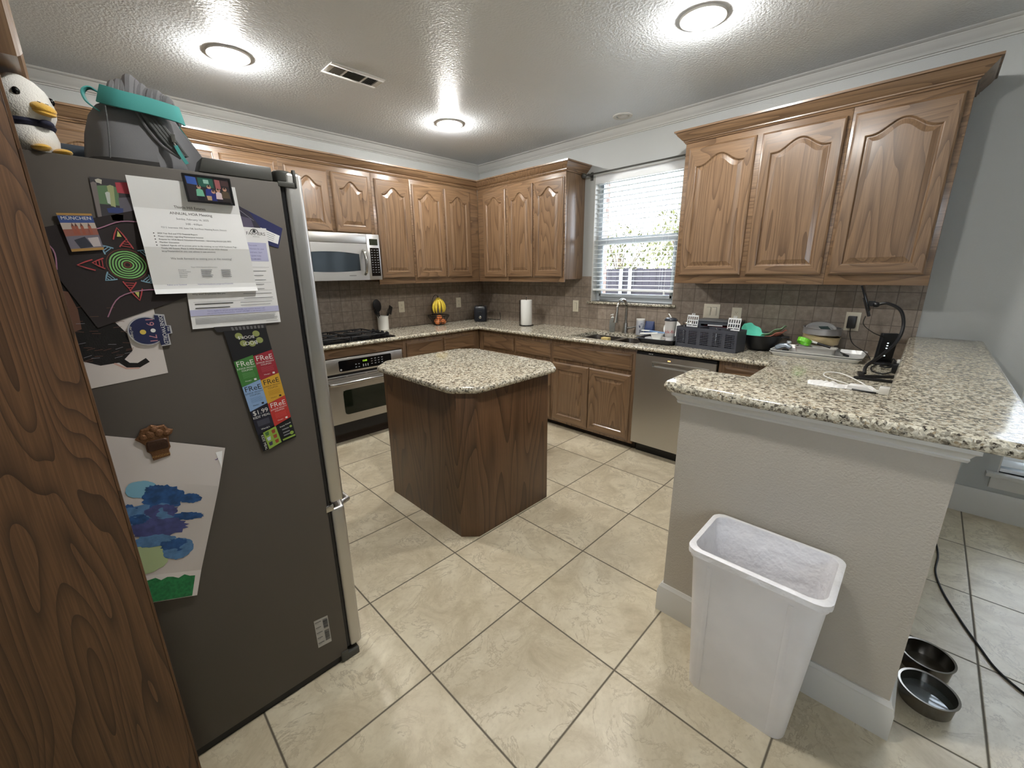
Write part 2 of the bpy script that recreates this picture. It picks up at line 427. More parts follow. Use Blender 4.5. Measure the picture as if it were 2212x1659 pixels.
# backsplash
def splash_right():
    mb = MB(); y1 = -4.12
    mb.box(-.008, 0, -1.675, 0, .914, 1.44); mb.box(-.008, 0, -2.535, -1.675, .914, 1.175); mb.box(-.008, 0, y1, -2.535, .914, 1.44)
    return mb
struct('wall_backsplash_right', splash_right(), SPY, 'brown square tile backsplash behind the sink', cat='backsplash')
struct('wall_backsplash_back', MB().box(-3.2, -.008, -.008, 0, .914, 1.44), SPX, 'brown square tile backsplash behind the cooktop', cat='backsplash')

# ------------------------------------------------------------------ windows
def window(name, Wd, mullion_z, label):
    y0, y1, z0, z1 = Wd
    fr = MB(); xa, xb = .085, .135; t = .045
    fr.box(xa, xb, y0, y0 + t, z0, z1); fr.box(xa, xb, y1 - t, y1, z0, z1)
    fr.box(xa, xb, y0 + t, y1 - t, z0, z0 + t); fr.box(xa, xb, y0 + t, y1 - t, z1 - t, z1)
    fr.box(xa - .01, xb, y0 + t, y1 - t, mullion_z - .03, mullion_z + .03)
    a = .07                                       # inner sash step of the lower light
    fr.box(xa - .012, xa + .02, y0 + t, y0 + a, z0 + t, mullion_z - .03); fr.box(xa - .012, xa + .02, y1 - a, y1 - t, z0 + t, mullion_z - .03)
    fr.box(xa - .012, xa + .02, y0 + t, y1 - t, z0 + t, z0 + t + .03)
    wn = struct(name, fr, VINYL, label, bevel=.003)
    MB().box(.108, .112, y0 + t, y1 - t, z0 + t, z1 - t).build('glass_pane', GLASS, wn)
    rv = MB()                                     # painted reveal lining
    rv.box(.0, .085, y1 - .006, y1, z0, z1); rv.box(.0, .085, y0, y0 + .006, z0, z1); rv.box(.0, .085, y0 + .006, y1 - .006, z1 - .006, z1)
    rv.build('reveal_lining', TRIMW, wn)
    return wn
win1 = window('window_1', W1, 1.775, 'double hung kitchen window above the sink')
win2 = window('window_2', W2, 1.28, 'dining window beyond the raised bar')
win3 = window('window_3', W3, 1.28, 'second dining window further along the wall')
struct('sill_1', MB().box(-.03, .085, -2.57, -1.64, 1.172, 1.195), GR, 'granite window sill above the sink', cat='sill', bevel=.006)
for i, Wd in ((2, W2), (3, W3)):
    y0, y1 = Wd[0], Wd[1]
    struct('sill_%d' % i, MB().box(-.045, .085, y0 - .045, y1 + .045, .275, .30).box(-.02, 0, y0 - .02, y1 + .02, .20, .275), TRIMW, 'white painted sill below a dining window', cat='sill', bevel=.004)

def blind(name, label, y0, y1, zt, zb, x=.035, tilt=0., pitch=.0425, valance=True, loc=None):
    t = thing(name, label, 'blind', (x, (y0+y1)/2, zb), 'white slatted window blinds')
    MB().box(x - .028, x + .028, y0 + .004, y1 - .004, zt - .04, zt).build('head_rail', BLINDW, t)
    if valance: MB().box(x - .036, x - .029, y0 + .003, y1 - .003, zt - .075, zt).build('valance', BLINDW, t, bevel=.002)
    sl = MB(); z = zb + .055; c, s_ = math.cos(tilt), math.sin(tilt)
    while z < zt - .06:
        n = 4; top = []; bot = []
        for i in range(n + 1):
            u = -1 + 2*i/n; cr = .0035*(1 - u*u)
            px, pz = .0245*u, cr
            top.append((x + px*c - pz*s_, z + px*s_ + pz*c + .0013)); bot.append((x + px*c - pz*s_, z + px*s_ + pz*c - .0013))
        ring = top + bot[::-1]
        sl.loft([[(a, y0 + .008, b) for a, b in ring], [(a, y1 - .008, b) for a, b in ring]])
        z += pitch
    sl.build('slats', BLINDW, t)
    MB().box(x - .026, x + .026, y0 + .008, y1 - .008, zb, zb + .022).build('bottom_rail', BLINDW, t, bevel=.004)
    cd = MB()
    for f in (.17, .5, .83):
        yy = y0 + (y1 - y0)*f
        for dx in (-.026, .026): cd.tube([(x + dx, yy, zb + .01), (x + dx, yy, zt - .03)], .0009, 5)
    cd.build('ladder_cords', BLINDW, t)
    pc = MB(); yy = y0 + .09
    pc.tube([(x - .034, yy, zt - .06), (x - .034, yy, zb - .005)], .0014, 6); pc.lathe([(.002, .045), (.006, .03), (.010, .004), (.008, 0)], (x - .034, yy, zb - .02), 10)
    pc.build('pull_cord', BLINDW, t)
    return t
blind('window_blind', 'white slatted blind raised a little above the kitchen sink sill', W1[0], W1[1], 2.365, 1.298)
blind('window_blind', 'white slatted blind on the dining window just beyond the raised bar', W2[0], W2[1], 2.245, .303, tilt=.95)
blind('window_blind', 'white slatted blind on the second dining window, past the first one', W3[0], W3[1], 2.245, .303, tilt=.95)

t = thing('curtain_rod', 'thin dark curtain rod mounted above the kitchen sink window', 'curtain rod', (-.06, -2.07, 2.372))
MB().tube([(-.06, -1.612, 2.372), (-.06, -2.575, 2.376)], .0075, 12).build('rod', GREYD, t)
for y in (-1.64, -2.565):
    b = MB().box(-.012, 0, y - .012, y + .012, 2.33, 2.40).tube([(-.008, y, 2.365), (-.06, y, 2.365)], .006, 8).lathe([(.010, -.008), (.012, 0), (.010, .008)], (-.06, y, 2.372), 12, R=Matrix.Rotation(PI/2, 3, 'X'))
    b.build('bracket', GREYD, t)
MB().lathe([(.006, 0), (.012, .006), (.021, .018), (.024, .032), (.018, .046), (.006, .052)], (-.06, -1.614, 2.372), 14, R=Matrix.Rotation(-PI/2, 3, 'X')).build('finial', GREYD, t)

# ------------------------------------------------------------------ outside
GRASS = P('lawn', (96, 110, 60), .9, vary=(6, .7))
struct('ground', MB().box(.3, 30, -25, 25, -.35, -.25), GRASS, 'lawn of the back yard')
struct('ground_patio', MB().box(.3, 2.9, -9, 2, -.249, -.20), P('concrete', (196, 194, 188), .9, vary=(3, .9)), 'pale concrete patio added to bounce daylight up to the ceiling', cat='pad')  # pale slab added to throw daylight through the windows onto the ceiling
FEN = P('fence_wood', (44, 40, 46), .85, vary=(5, .75))
FX = 4.0
ft = thing('fence', 'weathered plank fence across the yard outside the kitchen window', 'fence', (FX, -1, -.25))
fb = MB(); y = -14.
while y < 12:
    h = 1.54 + random.uniform(-.012, .012) - .02*max(0, .4 - y if y < .4 else 0)*.9 if y > -3 else 1.45
    fb.prism([(FX, y), (FX + .02, y), (FX + .02, y + .136), (FX, y + .136)], -.25, h); y += .14
fb.build('planks', FEN, ft)
MB().box(FX - .04, FX, -14, 12, .25, .34).box(FX - .04, FX, -14, 12, 1.12, 1.21).build('rails', FEN, ft)
POSTM = P('galvanised_post', (196, 204, 210), .5)
for py in (.285, .085):
    pm = MB().tube([(FX - .075, py, -.25), (FX - .075, py, 1.50)], .032, 14).ell((FX - .075, py, 1.50), (.034, .034, .034), 14, 8)
    tag(pm.build('fence_post', POSTM), 'pale round fence post, the %s one seen through the sink window' % ('left' if py > .2 else 'right'), 'post', 'pale fence posts')
LEAF = P('leaf', (116, 116, 76), .6, vary=(1.5, .6)); BARK = P('bark', (92, 78, 66), .9, bump=(30, .5, .01))
def tree(x, y, h, r, z0, n, label, seed):
    rnd = random.Random(seed)
    t = thing('tree', label, 'tree', (x, y, -.25), 'trees behind the fence')
    tr = MB().tube([(x, y, -.25), (x + .05, y + .03, z0), (x, y, z0 + r*.8)], [.09, .06, .03], 10)
    br = []
    for i in range(9):
        a = rnd.uniform(0, 2*PI); e = rnd.uniform(.5, 1.3)
        p = (x + r*.8*math.cos(a)*math.cos(e), y + r*.8*math.sin(a)*math.cos(e), z0 + r*.2 + r*math.sin(e))
        tr.tube([(x, y, z0 - .1*i/9), p], [.03, .008], 6); br.append(p)
    tr.build('trunk', BARK, t)
    lf = MB()
    for i in range(n):
        while True:
            q = Vector((rnd.uniform(-1, 1), rnd.uniform(-1, 1), rnd.uniform(-1, 1)))
            if .25 < q.length < 1: break
        c = Vector((x + q.x*r, y + q.y*r, z0 + r*.8 + q.z*h)); s_ = rnd.uniform(.05, .10)
        R = Matrix.Rotation(rnd.uniform(0, 6.28), 3, 'Z') @ Matrix.Rotation(rnd.uniform(-1.2, 1.2), 3, 'X')
        lf.add([c + R @ Vector(v) for v in ((-s_*.4, 0, 0), (0, -s_, .01), (s_*.4, 0, 0), (0, s_, -.01))], [(0, 1, 2, 3)])
    lf.build('foliage', LEAF, t, flat=True)
tree(6.6, 1.9, .75, 1.0, 1.15, 900, 'leafy tree behind the fence at the left of the sink window', 1)
tree(6.2, -.2, 1.0, 1.15, 1.1, 1500, 'largest leafy tree behind the fence at the right of the sink window', 2)
tree(8.6, .9, .7, 1.3, 1.2, 900, 'paler leafy tree between and behind the other two trees', 3)

# ------------------------------------------------------------------ cabinets
def frameT(o, u, nrm):
    """maps (a along u, outward n, z) to world"""
    return lambda a, n, z: (o[0] + u[0]*a + nrm[0]*n, o[1] + u[1]*a + nrm[1]*n, o[2] + z)
def door_mb(T, wd, ht, t=.020, arch=.0, stile=.058, rail=.060):
    """raised panel door; arch > 0 gives the cathedral top. slot 0 upright grain, slot 1 cross grain"""
    mb = MB(); NB, NS, NT = 6, 6, 24
    def ring(ins_x, ins_b, ins_t, n, archd=0.):
        pts = []
        xa, xb = ins_x, wd - ins_x; zb, ztop = ins_b, ht - ins_t
        for i in range(NB): pts.append((xa + (xb - xa)*i/NB, zb))
        def topz(x):
            if not archd: return ztop
            u = abs((x - wd/2)/((xb - xa)/2)); b = 0 if u > .86 else .5*(1 + math.cos(PI*u/.86))
            return ztop - archd*(1 - b)
        for i in range(NS): pts.append((xb, zb + (topz(xb) - zb)*i/NS))
        for i in range(NT): x = xb + (xa - xb)*i/NT; pts.append((x, topz(x)))
        for i in range(NS): pts.append((xa, topz(xa) + (zb - topz(xa))*i/NS))
        return [T(x, n, z) for x, z in pts]
    g = .004
    rings = [ring(0, 0, 0, 0), ring(0, 0, 0, t - .009), ring(.004, .004, .004, t - .004), ring(.012, .012, .012, t),
             ring(stile, rail, rail, t, arch), ring(stile + .003, rail + .003, rail + .003, t - .001, arch), ring(stile + .010, rail + .010, rail + .010, t - .0095, arch),
             ring(stile + .014, rail + .014, rail + .014, t - .0095, arch), ring(stile + .040, rail + .040, rail + .040, t - .002, arch*.94)]
    n = len(rings[0])
    for i in range(len(rings) - 1):
        m = []
        for j in range(n):
            top = NB + NS <= j < NB + NS + NT; bot = j < NB
            m.append(1 if (top or bot) and i < 5 else 0)
        o = len(mb.v); mb.v += rings[i] + rings[i+1]
        for j in range(n):
            k = (j + 1) % n; mb.f.append((o + j, o + k, o + n + k, o + n + j)); mb.m.append(m[j])
    mb.add(rings[-1], [tuple(range(n))], 0); mb.add(rings[0], [tuple(range(n - 1, -1, -1))], 0)
    return mb
def drawer_mb(T, wd, ht, t=.020):
    mb = MB(); rs = []
    for ins, n in ((0, 0), (0, t - .011), (.005, t - .006), (.012, t - .004), (.018, t)):
        rs.append([T(ins, n, ins), T(wd - ins, n, ins), T(wd - ins, n, ht - ins), T(ins, n, ht - ins)])
    return mb.loft(rs)
def cabinet(name, label, cat, o, u, nrm, depth, a0, a1, z0, z1, doors=(), drawers=(), upper=True, group=None, hmat=None, arch=.065, toe=False, hollow=False):
    """o: wall line origin; a along u from o; depth to the face-frame front"""
    T0 = frameT((o[0], o[1], 0), u, nrm)
    cx, cy, _ = T0((a0 + a1)/2, depth/2, 0)
    t = thing(name, label, cat, (cx, cy, z0), group)
    def bx(mb, a, b, n0, n1, za, zb):
        p = T0(a, n0, za); q = T0(b, n1, zb); mb.box(p[0], q[0], p[1], q[1], p[2], q[2])
    zb = z0 + (.025 if upper else 0)
    c = MB()
    if hollow:
        bx(c, a0, a0 + .018, .01, depth - .019, z0 + .09, z1); bx(c, a1 - .018, a1, .01, depth - .019, z0 + .09, z1); bx(c, a0 + .018, a1 - .018, .01, depth - .019, z0 + .09, z0 + .11)
    else: bx(c, a0, a1, .0 if not upper else .0005, depth - .019, z0 + .09 if toe else zb, z1)
    c.build('carcass', oakz, t, bevel=.0015)
    f = MB(); bx(f, a0, a1, depth - .019, depth, z0 + .06 if toe else z0, z1); f.build('face_frame', hmat if upper else oakz, t, bevel=.0015)
    if toe:
        k = MB(); bx(k, a0, a1, .02, depth - .07, z0, z0 + .09); k.build('toe_kick', DARKTOE, t)
    for (a, b, za, zb2) in doors:
        p = T0(a, depth, za)
        door_mb(frameT(p, u, nrm), b - a, zb2 - za, arch=arch).build('door', [oakz, hmat], t, angle=7)
    for (a, b, za, zb2) in drawers:
        p = T0(a, depth, za)
        drawer_mb(frameT(p, u, nrm), b - a, zb2 - za).build('drawer', hmat, t, angle=7)
    return t
UB = lambda a0, a1, ds, lab, z0=1.39: cabinet('upper_cabinet', lab, 'cabinet', (0, 0), (1, 0), (0, -1), .306, a0, a1, z0, 2.40, doors=ds, group='oak wall cabinets over the cooktop', hmat=oakx)
UR = lambda a0, a1, ds, lab, grp: cabinet('upper_cabinet', lab, 'cabinet', (0, 0), (0, -1), (-1, 0), .306, a0, a1, 1.39, 2.40, doors=ds, group=grp, hmat=oaky)
UB(-1.596, -1.19, [(-1.567, -1.203, 1.447, 2.34)], 'tall oak wall cabinet with one arched door, immediately right of the microwave')
UB(-1.189, -.3065, [(-1.171, -.797, 1.445, 2.34), (-.778, -.43, 1.445, 2.345)], 'tall oak wall cabinet with two arched doors above the fruit basket')
UB(-2.372, -1.597, [(-2.34, -1.999, 1.85, 2.34), (-1.966, -1.632, 1.85, 2.34)], 'short oak wall cabinet with two arched doors above the microwave', 1.842)
UB(-3.20, -2.373, [(-3.165, -2.80, 1.447, 2.345), (-2.765, -2.405, 1.447, 2.345)], 'oak wall cabinet showing just its door tops behind the backpack')
UB(-4.27, -3.201, [(-4.23, -3.75, 1.447, 2.345), (-3.715, -3.235, 1.447, 2.345)], 'oak wall cabinet glimpsed between the plush bird and the backpack')
UR(.3075, .785, [(.406, .768, 1.438, 2.34)], 'single-door oak wall cabinet in the room corner above the toaster', 'oak wall cabinets left of the sink window')
UR(.786, 1.56, [(.797, 1.152, 1.438, 2.34), (1.176, 1.545, 1.438, 2.34)], 'double-door oak wall cabinet beside the sink window above the paper towels', 'oak wall cabinets left of the sink window')
UR(2.667, 3.637, [(2.70, 3.143, 1.45, 2.345), (3.177, 3.618, 1.45, 2.345)], 'double-door oak wall cabinet above the silverware basket and dish pan', 'oak wall cabinets right of the sink window')
UR(3.638, 4.118, [(3.653, 4.092, 1.45, 2.345)], 'single-door oak wall cabinet nearest the dining area, above the gooseneck phone holder', 'oak wall cabinets right of the sink window')
WCR = [(0, 2.385), (.006, 2.385), (.010, 2.394), (.016, 2.397), (.016, 2.404), (.024, 2.408), (.034, 2.420), (.050, 2.436), (.060, 2.452), (.069, 2.455), (.069, 2.467), (0, 2.467)]
tag(MB().sweep([(XL + .002, -.3066), (-.3066, -.3066), (-.3066, -1.5606), (-.0005, -1.5606)], WCR, side=-1).build('cabinet_crown_molding', oakx), 'oak crown molding over the cooktop cabinets and round the room corner', 'molding')
tag(MB().sweep([(-.0005, -2.6664), (-.3066, -2.6664), (-.3066, -4.1186), (-.0005, -4.1186)], WCR, side=-1).build('cabinet_crown_molding', oaky), 'oak crown molding on the cabinets right of the sink window', 'molding')

# base cabinets
BG = 'oak base cabinets'
BB = lambda a0, a1, ds, dr, lab: cabinet('base_cabinet', lab, 'cabinet', (0, 0), (1, 0), (0, -1), .600, a0, a1, 0, .877, doors=ds, drawers=dr, upper=False, group=BG, hmat=oakx, arch=0, toe=True)
BR = lambda a0, a1, ds, dr, lab, **kw: cabinet('base_cabinet', lab, 'cabinet', (0, 0), (0, -1), (-1, 0), .601, a0, a1, 0, .877, doors=ds, drawers=dr, upper=False, group=BG, hmat=oaky, arch=0, toe=True, **kw)
BB(-3.10, -2.385, [(-3.07, -2.75, .085, .655), (-2.73, -2.41, .085, .655)], [(-3.07, -2.41, .69, .84)], 'oak base cabinet hidden behind the refrigerator, left of the oven')
BB(-1.575, -.602, [(-1.541, -1.116, .085, .655), (-1.094, -.68, .085, .655)], [(-1.541, -1.116, .69, .84), (-1.094, -.68, .69, .84)], 'oak base cabinet with two drawers right of the oven')
BR(.602, 1.664, [(.69, 1.159, .085, .655), (1.184, 1.65, .085, .655)], [(.69, 1.159, .69, .832), (1.184, 1.65, .69, .832)], 'oak base cabinet with two drawers under the paper towels')
BR(1.665, 2.548, [(1.684, 2.092, .083, .660), (2.10, 2.510, .083, .660)], [(1.684, 2.510, .693, .838)], 'oak sink base cabinet with false front and two doors', hollow=True)
BR(3.17, 3.478, [], [(3.208, 3.46, .70, .845)], 'narrow oak base cabinet between the dishwasher and the peninsula')
t = cabinet('base_cabinet', 'oak cabinet under the low peninsula counter behind the half wall', 'cabinet', (0, -4.118), (1, 0), (0, 1), .600, -1.838, -.605, 0, .877,
            doors=[(-1.80, -1.25, .085, .655), (-1.22, -.70, .085, .655)], drawers=[(-1.80, -1.25, .69, .84), (-1.22, -.70, .69, .84)], upper=False, group=BG, hmat=oakx, arch=0, toe=True)
LATCH = P('latch_white', (216, 212, 200), .4)
lm = MB().lathe([(.013, 0), (.013, .006), (.007, .010), (.007, .018), (.015, .024), (.013, .032), (.004, .036)], (-1.77, -3.499, .86), 14, R=Matrix.Rotation(-PI/2, 3, 'X'))
lm.build('knob', LATCH, t)
# oven cabinet frame
t = thing('oven_cabinet', 'oak cabinet frame surrounding the built-in oven below the cooktop', 'cabinet', (-1.98, -.3, 0), BG)
m = MB().box(-2.384, -2.366, -.599, -.009, .0, .877).box(-1.594, -1.576, -.599, -.009, 0, .877)
m.build('side_panel', oakz, t)
MB().box(-2.384, -2.363, -.60, -.58, .06, .877).box(-1.597, -1.576, -.60, -.58, .06, .877).box(-2.363, -1.597, -.60, -.58, .792, .877).build('face_frame', oakx, t)
MB().box(-2.363, -1.597, -.53, -.51, 0, .10).build('toe_kick', DARKTOE, t)

# ------------------------------------------------------------------ counters
def slab_edges(mb, poly, z0, z1, rnd):
    """polygon slab (ccw) with rounded top and bottom edges"""
    n = len(poly); P2 = [Vector(p) for p in poly]; k = 5; rings = []
    def off(d):
        out = []
        for i in range(n):
            d1 = (P2[i] - P2[i-1]).normalized(); d2 = (P2[(i+1) % n] - P2[i]).normalized()
            n1, n2 = Vector((-d1.y, d1.x)), Vector((-d2.y, d2.x)); b = (n1 + n2).normalized()
            out.append(P2[i] + b*(d/max(.3, b.dot(n1))))
        return out
    for i in range(k + 1):
        a = PI/2*i/k; q = off(rnd*(1 - math.sin(a))); z = z0 + rnd*(1 - math.cos(a)); rings.append([(p.x, p.y, z) for p in q])
    for i in range(k + 1):
        a = PI/2*i/k; q = off(rnd*(1 - math.cos(a))); z = z1 - rnd*(1 - math.sin(a)); rings.append([(p.x, p.y, z) for p in q])
    mb.loft(rings, True, True); return mb
def rounded(poly, rad, n=5):
    """round the corners of a ccw polygon, rad per corner"""
    out = []; N_ = len(poly)
    for i in range(N_):
        p = Vector(poly[i]); r = rad[i] if isinstance(rad, (list, tuple)) else rad
        if r <= 0: out.append(tuple(p)); continue
        a = (Vector(poly[i-1]) - p).normalized(); b = (Vector(poly[(i+1) % N_]) - p).normalized()
        for j in range(n + 1):
            t_ = j/n; q = p + a*r*(1-t_)**2 + b*r*t_**2; out.append(tuple(q))
    return out
def counter():
    z0, z1 = .878, .914; mb = MB(); hy0, hy1, hx0, hx1 = -2.50, -1.83, -.545, -.115
    # front nosing follows the room side of the U; deck pieces leave the sink open
    def deck(x0, x1, y0, y1): mb.box(x0, x1, y0, y1, z0, z1)
    e = .022
    deck(-3.10, -.645 + e, -.645 + e, -.009); deck(-.645 + e, -.009, hy1, -.009)
    deck(-.645 + e, hx0, hy0, hy1); deck(hx1, -.009, hy0, hy1)
    deck(-.645 + e, -.009, -4.118, hy0); deck(-1.838, -.645 + e, -4.118, -3.491 - e)
    k = 6; prof = [(-.0001, z1)]
    for i in range(k + 1):
        a = PI/2 - PI*i/k; prof.append((e - .018 + .018*math.cos(a), (z0 + z1)/2 + .018*math.sin(a)))
    prof.append((-.0001, z0))
    mb.sweep([(-3.10, -.645 + e), (-.645 + e, -.645 + e), (-.645 + e, -3.491 - e), (-1.838, -3.491 - e)], prof, side=-1)
    return mb
ct = counter().build('countertop', GR)
tag(ct, 'low speckled granite countertop running along both walls and the peninsula', 'countertop')
BAR = rounded([(-2.112, -3.44), (-2.112, -4.412), (-.001, -4.412), (-.001, -4.088), (-1.795, -4.088), (-1.795, -3.44)], [.05, .05, 0, 0, .02, .05])
tag(slab_edges(MB(), BAR, 1.0305, 1.07, .0185).build('bar_top', GR), 'raised speckled granite bar top on the half wall', 'countertop')
IS = [(-2.400, -1.66), (-2.400, -2.43), (-2.285, -2.548), (-1.64, -2.548), (-1.527, -2.425), (-1.527, -1.65), (-1.64, -1.535), (-2.27, -1.535)]
it = thing('kitchen_island', 'square oak kitchen island cabinet standing alone on the tile floor', 'island', (-2.02, -2.09, 0))
IBX0, IBX1, IBY0, IBY1 = -2.364, -1.681, -2.512, -1.68
MB().prism([(IBX0 + .075, IBY0), (IBX1, IBY0), (IBX1, IBY1), (IBX0, IBY1), (IBX0, IBY0 + .075)], .0, .873).build('body', islz, it, bevel=.0015)
door_mb(frameT((IBX1, IBY0 + .05, .1), (0, 1), (1, 0)), .36, .55).build('door', [oakz, oaky], it, angle=7)
door_mb(frameT((IBX1, IBY0 + .425, .1), (0, 1), (1, 0)), .36, .55).build('door', [oakz, oaky], it, angle=7)
drawer_mb(frameT((IBX1, IBY0 + .05, .69), (0, 1), (1, 0)), .36, .14).build('drawer', oaky, it)
drawer_mb(frameT((IBX1, IBY0 + .425, .69), (0, 1), (1, 0)), .36, .14).build('drawer', oaky, it)
tag(slab_edges(MB(), rounded(IS, .03), .8735, .910, .017).build('island_top', GR), 'speckled granite top with clipped corners on the island', 'countertop')

# sink and faucet
SINK = P('sink_steel', (120, 114, 108), .32, 1.)
def basin(mb, x0, x1, y0, y1, zt, zb):
    r0 = rrect(x0, x1, y0, y1, .06); r1 = rrect(x0 + .02, x1 - .02, y0 + .02, y1 - .02, .05); ri = rrect(x0 + .004, x1 - .004, y0 + .004, y1 - .004, .06); rj = rrect(x0 + .023, x1 - .023, y0 + .023, y1 - .023, .05)
    mb.loft([[(x, y, zb) for x, y in r1], [(x, y, zt) for x, y in r0], [(x, y, zt) for x, y in ri], [(x, y, zb + .003) for x, y in rj]])
t = thing('sink', 'double bowl undermount steel sink below the window', 'sink', (-.33, -2.165, .68))
mb = MB(); basin(mb, -.545, -.115, -2.145, -1.83, .877, .70); mb.build('bowl', SINK, t)
mb = MB(); basin(mb, -.545, -.115, -2.50, -2.185, .877, .70); mb.build('bowl', SINK, t)
MB().box(-.545, -.115, -2.185, -2.145, .85, .8775).build('divider', SINK, t)
for yy in (-1.99, -2.34): MB().lathe([(.040, .7005), (.040, .706), (.02, .707)], (-.33, yy, 0), 20).build('drain', CHROME, t)
t = thing('faucet', 'brushed nickel gooseneck faucet behind the sink', 'faucet', (-.075, -2.13, .914))
MB().lathe([(.030, 0), (.030, .006), (.024, .012), (.021, .06), (.018, .10)], (-.075, -2.13, .914), 20).build('base', CHROME, t)
pts = [(-.075, -2.13, 1.0), (-.075, -2.13, 1.12)] + [(-.075 - .085 + .085*math.cos(a), -2.13, 1.15 + .085*math.sin(a)) for a in [PI*i/12 for i in range(0, 12)]] + [(-.246, -2.13, 1.12)]
MB().tube(pts, .0125, 14).build('neck', CHROME, t)
MB().tube([(-.246, -2.13, 1.125), (-.252, -2.13, 1.09), (-.262, -2.13, 1.03)], [.0145, .016, .022], 16).build('spray_head', CHROME, t)
MB().tube([(-.075, -2.15, .965), (-.07, -2.185, .968), (-.06, -2.235, .985)], [.014, .009, .006], 10).build('lever', CHROME, t)

# ------------------------------------------------------------------ appliances
def dishwasher():
    t = thing('dishwasher', 'stainless steel dishwasher under the counter beside the sink', 'dishwasher', (-.33, -2.858, 0))
    y0, y1 = -3.163, -2.553
    MB().box(-.60, -.02, y0 + .004, y1 - .004, .10, .872).build('tub', BLK, t)
    d = MB(); x0, x1 = -.632, -.601; pz0, pz1, py0, py1 = .762, .803, -3.118, -2.692
    d.box(x0, x1, y0, y1, .10, pz0); d.box(x0, x1, y0, y1, pz1, .850); d.box(x0, x1, y0, py0, pz0, pz1); d.box(x0, x1, py1, y1, pz0, pz1); d.box(x0 + .026, x1, py0, py1, pz0, pz1)
    d.build('door', STH, t)
    MB().loft([[(x0 - .003, py0, pz1 - .006), (x0 - .003, py0, pz1 + .004), (x0 + .004, py0, pz1 + .004), (x0 + .012, py0, pz1 - .012)], [(x0 - .003, py1, pz1 - .006), (x0 - .003, py1, pz1 + .004), (x0 + .004, py1, pz1 + .004), (x0 + .012, py1, pz1 - .012)]]).build('handle', STH, t, bevel=.001)
    MB().box(-.625, -.601, y0, y1, .851, .870).build('control_strip', BLK, t)
    MB().box(-.546, -.55, y0 + .01, y1 - .01, .0, .10).build('kick_plate', BLK, t)
    MB().box(-.6335, -.632, -2.835, -2.815, .822, .828).build('indicator_light', P('led_orange', (255, 170, 90), .5, emit=3.), t)
    lb = MB()
    for i, q in enumerate((-2.66, -2.672, -2.686)): lb.box(-.6258, -.625, q - .004, q + .004, .857, .864)
    lb.build('button_legend', WHITE, t)
dishwasher()
def oven():
    t = thing('wall_oven', 'stainless steel built-in oven below the cooktop', 'oven', (-1.98, -.31, .1))
    x0, x1 = -2.360, -1.600; yf = -.624
    MB().box(x0 + .003, x1 - .003, -.58, -.02, .105, .785).build('body', BLK, t)
    c = MB(); c.box(x0, x1, yf, -.601, .655, .788); c.build('control_panel', STH, t, bevel=.006)
    g = MB(); g.loft([[(x, yf - .0005, z) for x, z in rrect(-2.222, -1.722, .672, .768, .012)], [(x, yf - .002, z) for x, z in rrect(-2.222, -1.722, .672, .768, .012)]])
    gp = g.build('display_glass', BLKG, t)
    k = MB()
    fn = lambda cx, cz: (lambda dx, dy: (cx + dx, yf - .0026, cz + dy))
    kd = MB(); put_text(kd, '12:00', fn(-1.985, .733), .014, 'C', 0); kd.build('clock_digits', P('led_green', (170, 220, 60), .5, emit=1.2), gp, flat=True)
    for i in range(2):
        for j in range(2): k.box(-2.075 + .028*j, -2.062 + .028*j, yf - .0026, yf - .002, .715 - .026*i, .722 - .026*i, 1)
    for i in range(3):
        for j in range(4): k.box(-1.925 + .034*j, -1.910 + .034*j, yf - .0026, yf - .002, .743 - .022*i, .749 - .022*i, 1)
    for j in range(3): k.box(-2.005 + .022*j, -1.996 + .022*j, yf - .0026, yf - .002, .688, .710, 1)
    k.lathe([(.009, 0), (.009, .0008)], (-2.205, yf - .002, .688), 16, m=1, R=Matrix.Rotation(PI/2, 3, 'X'))
    k.m = [0]*len(k.m); k.build('button_legend', P('legend_grey', (150, 150, 150), .5), gp)
    MB().box(x0 + .004, x1 - .004, -.612, -.601, .613, .654).build('vent_slot', BLK, t)
    v = MB()
    for j in range(4): v.box(x0 + .03 + .18*j, x0 + .19 + .18*j, yf - .001, -.613, .622, .626)
    MB().box(x0, x1, yf, -.613, .600, .634).build('vent_trim', STH, t, bevel=.003); v.build('vent_louver', BLK, t)
    d = MB(); wx0, wx1, wz0, wz1 = -2.208, -1.752, .282, .498
    d.box(x0, wx0, yf, -.601, .205, .598); d.box(wx1, x1, yf, -.601, .205, .598); d.box(wx0, wx1, yf, -.601, .205, wz0); d.box(wx0, wx1, yf, -.601, wz1, .598)
    dr = d.build('door', STH, t)
    MB().loft([[(x, yf - .0004, z) for x, z in rrect(wx0 - .004, wx1 + .004, wz0 - .004, wz1 + .004, .03)], [(x, yf - .003, z) for x, z in rrect(wx0 - .004, wx1 + .004, wz0 - .004, wz1 + .004, .03)]]).build('window', OVENG, dr)
    MB().tube([(x0 + .035, yf, .575), (x0 + .04, yf - .035, .575), (x0 + .07, yf - .048, .575), (x1 - .07, yf - .048, .575), (x1 - .04, yf - .035, .575), (x1 - .035, yf, .575)], .015, 14).build('handle', CHROME, dr)
    MB().box(x0, x1, -.61, -.601, .105, .203).build('bottom_vent', BLK, t)
oven()
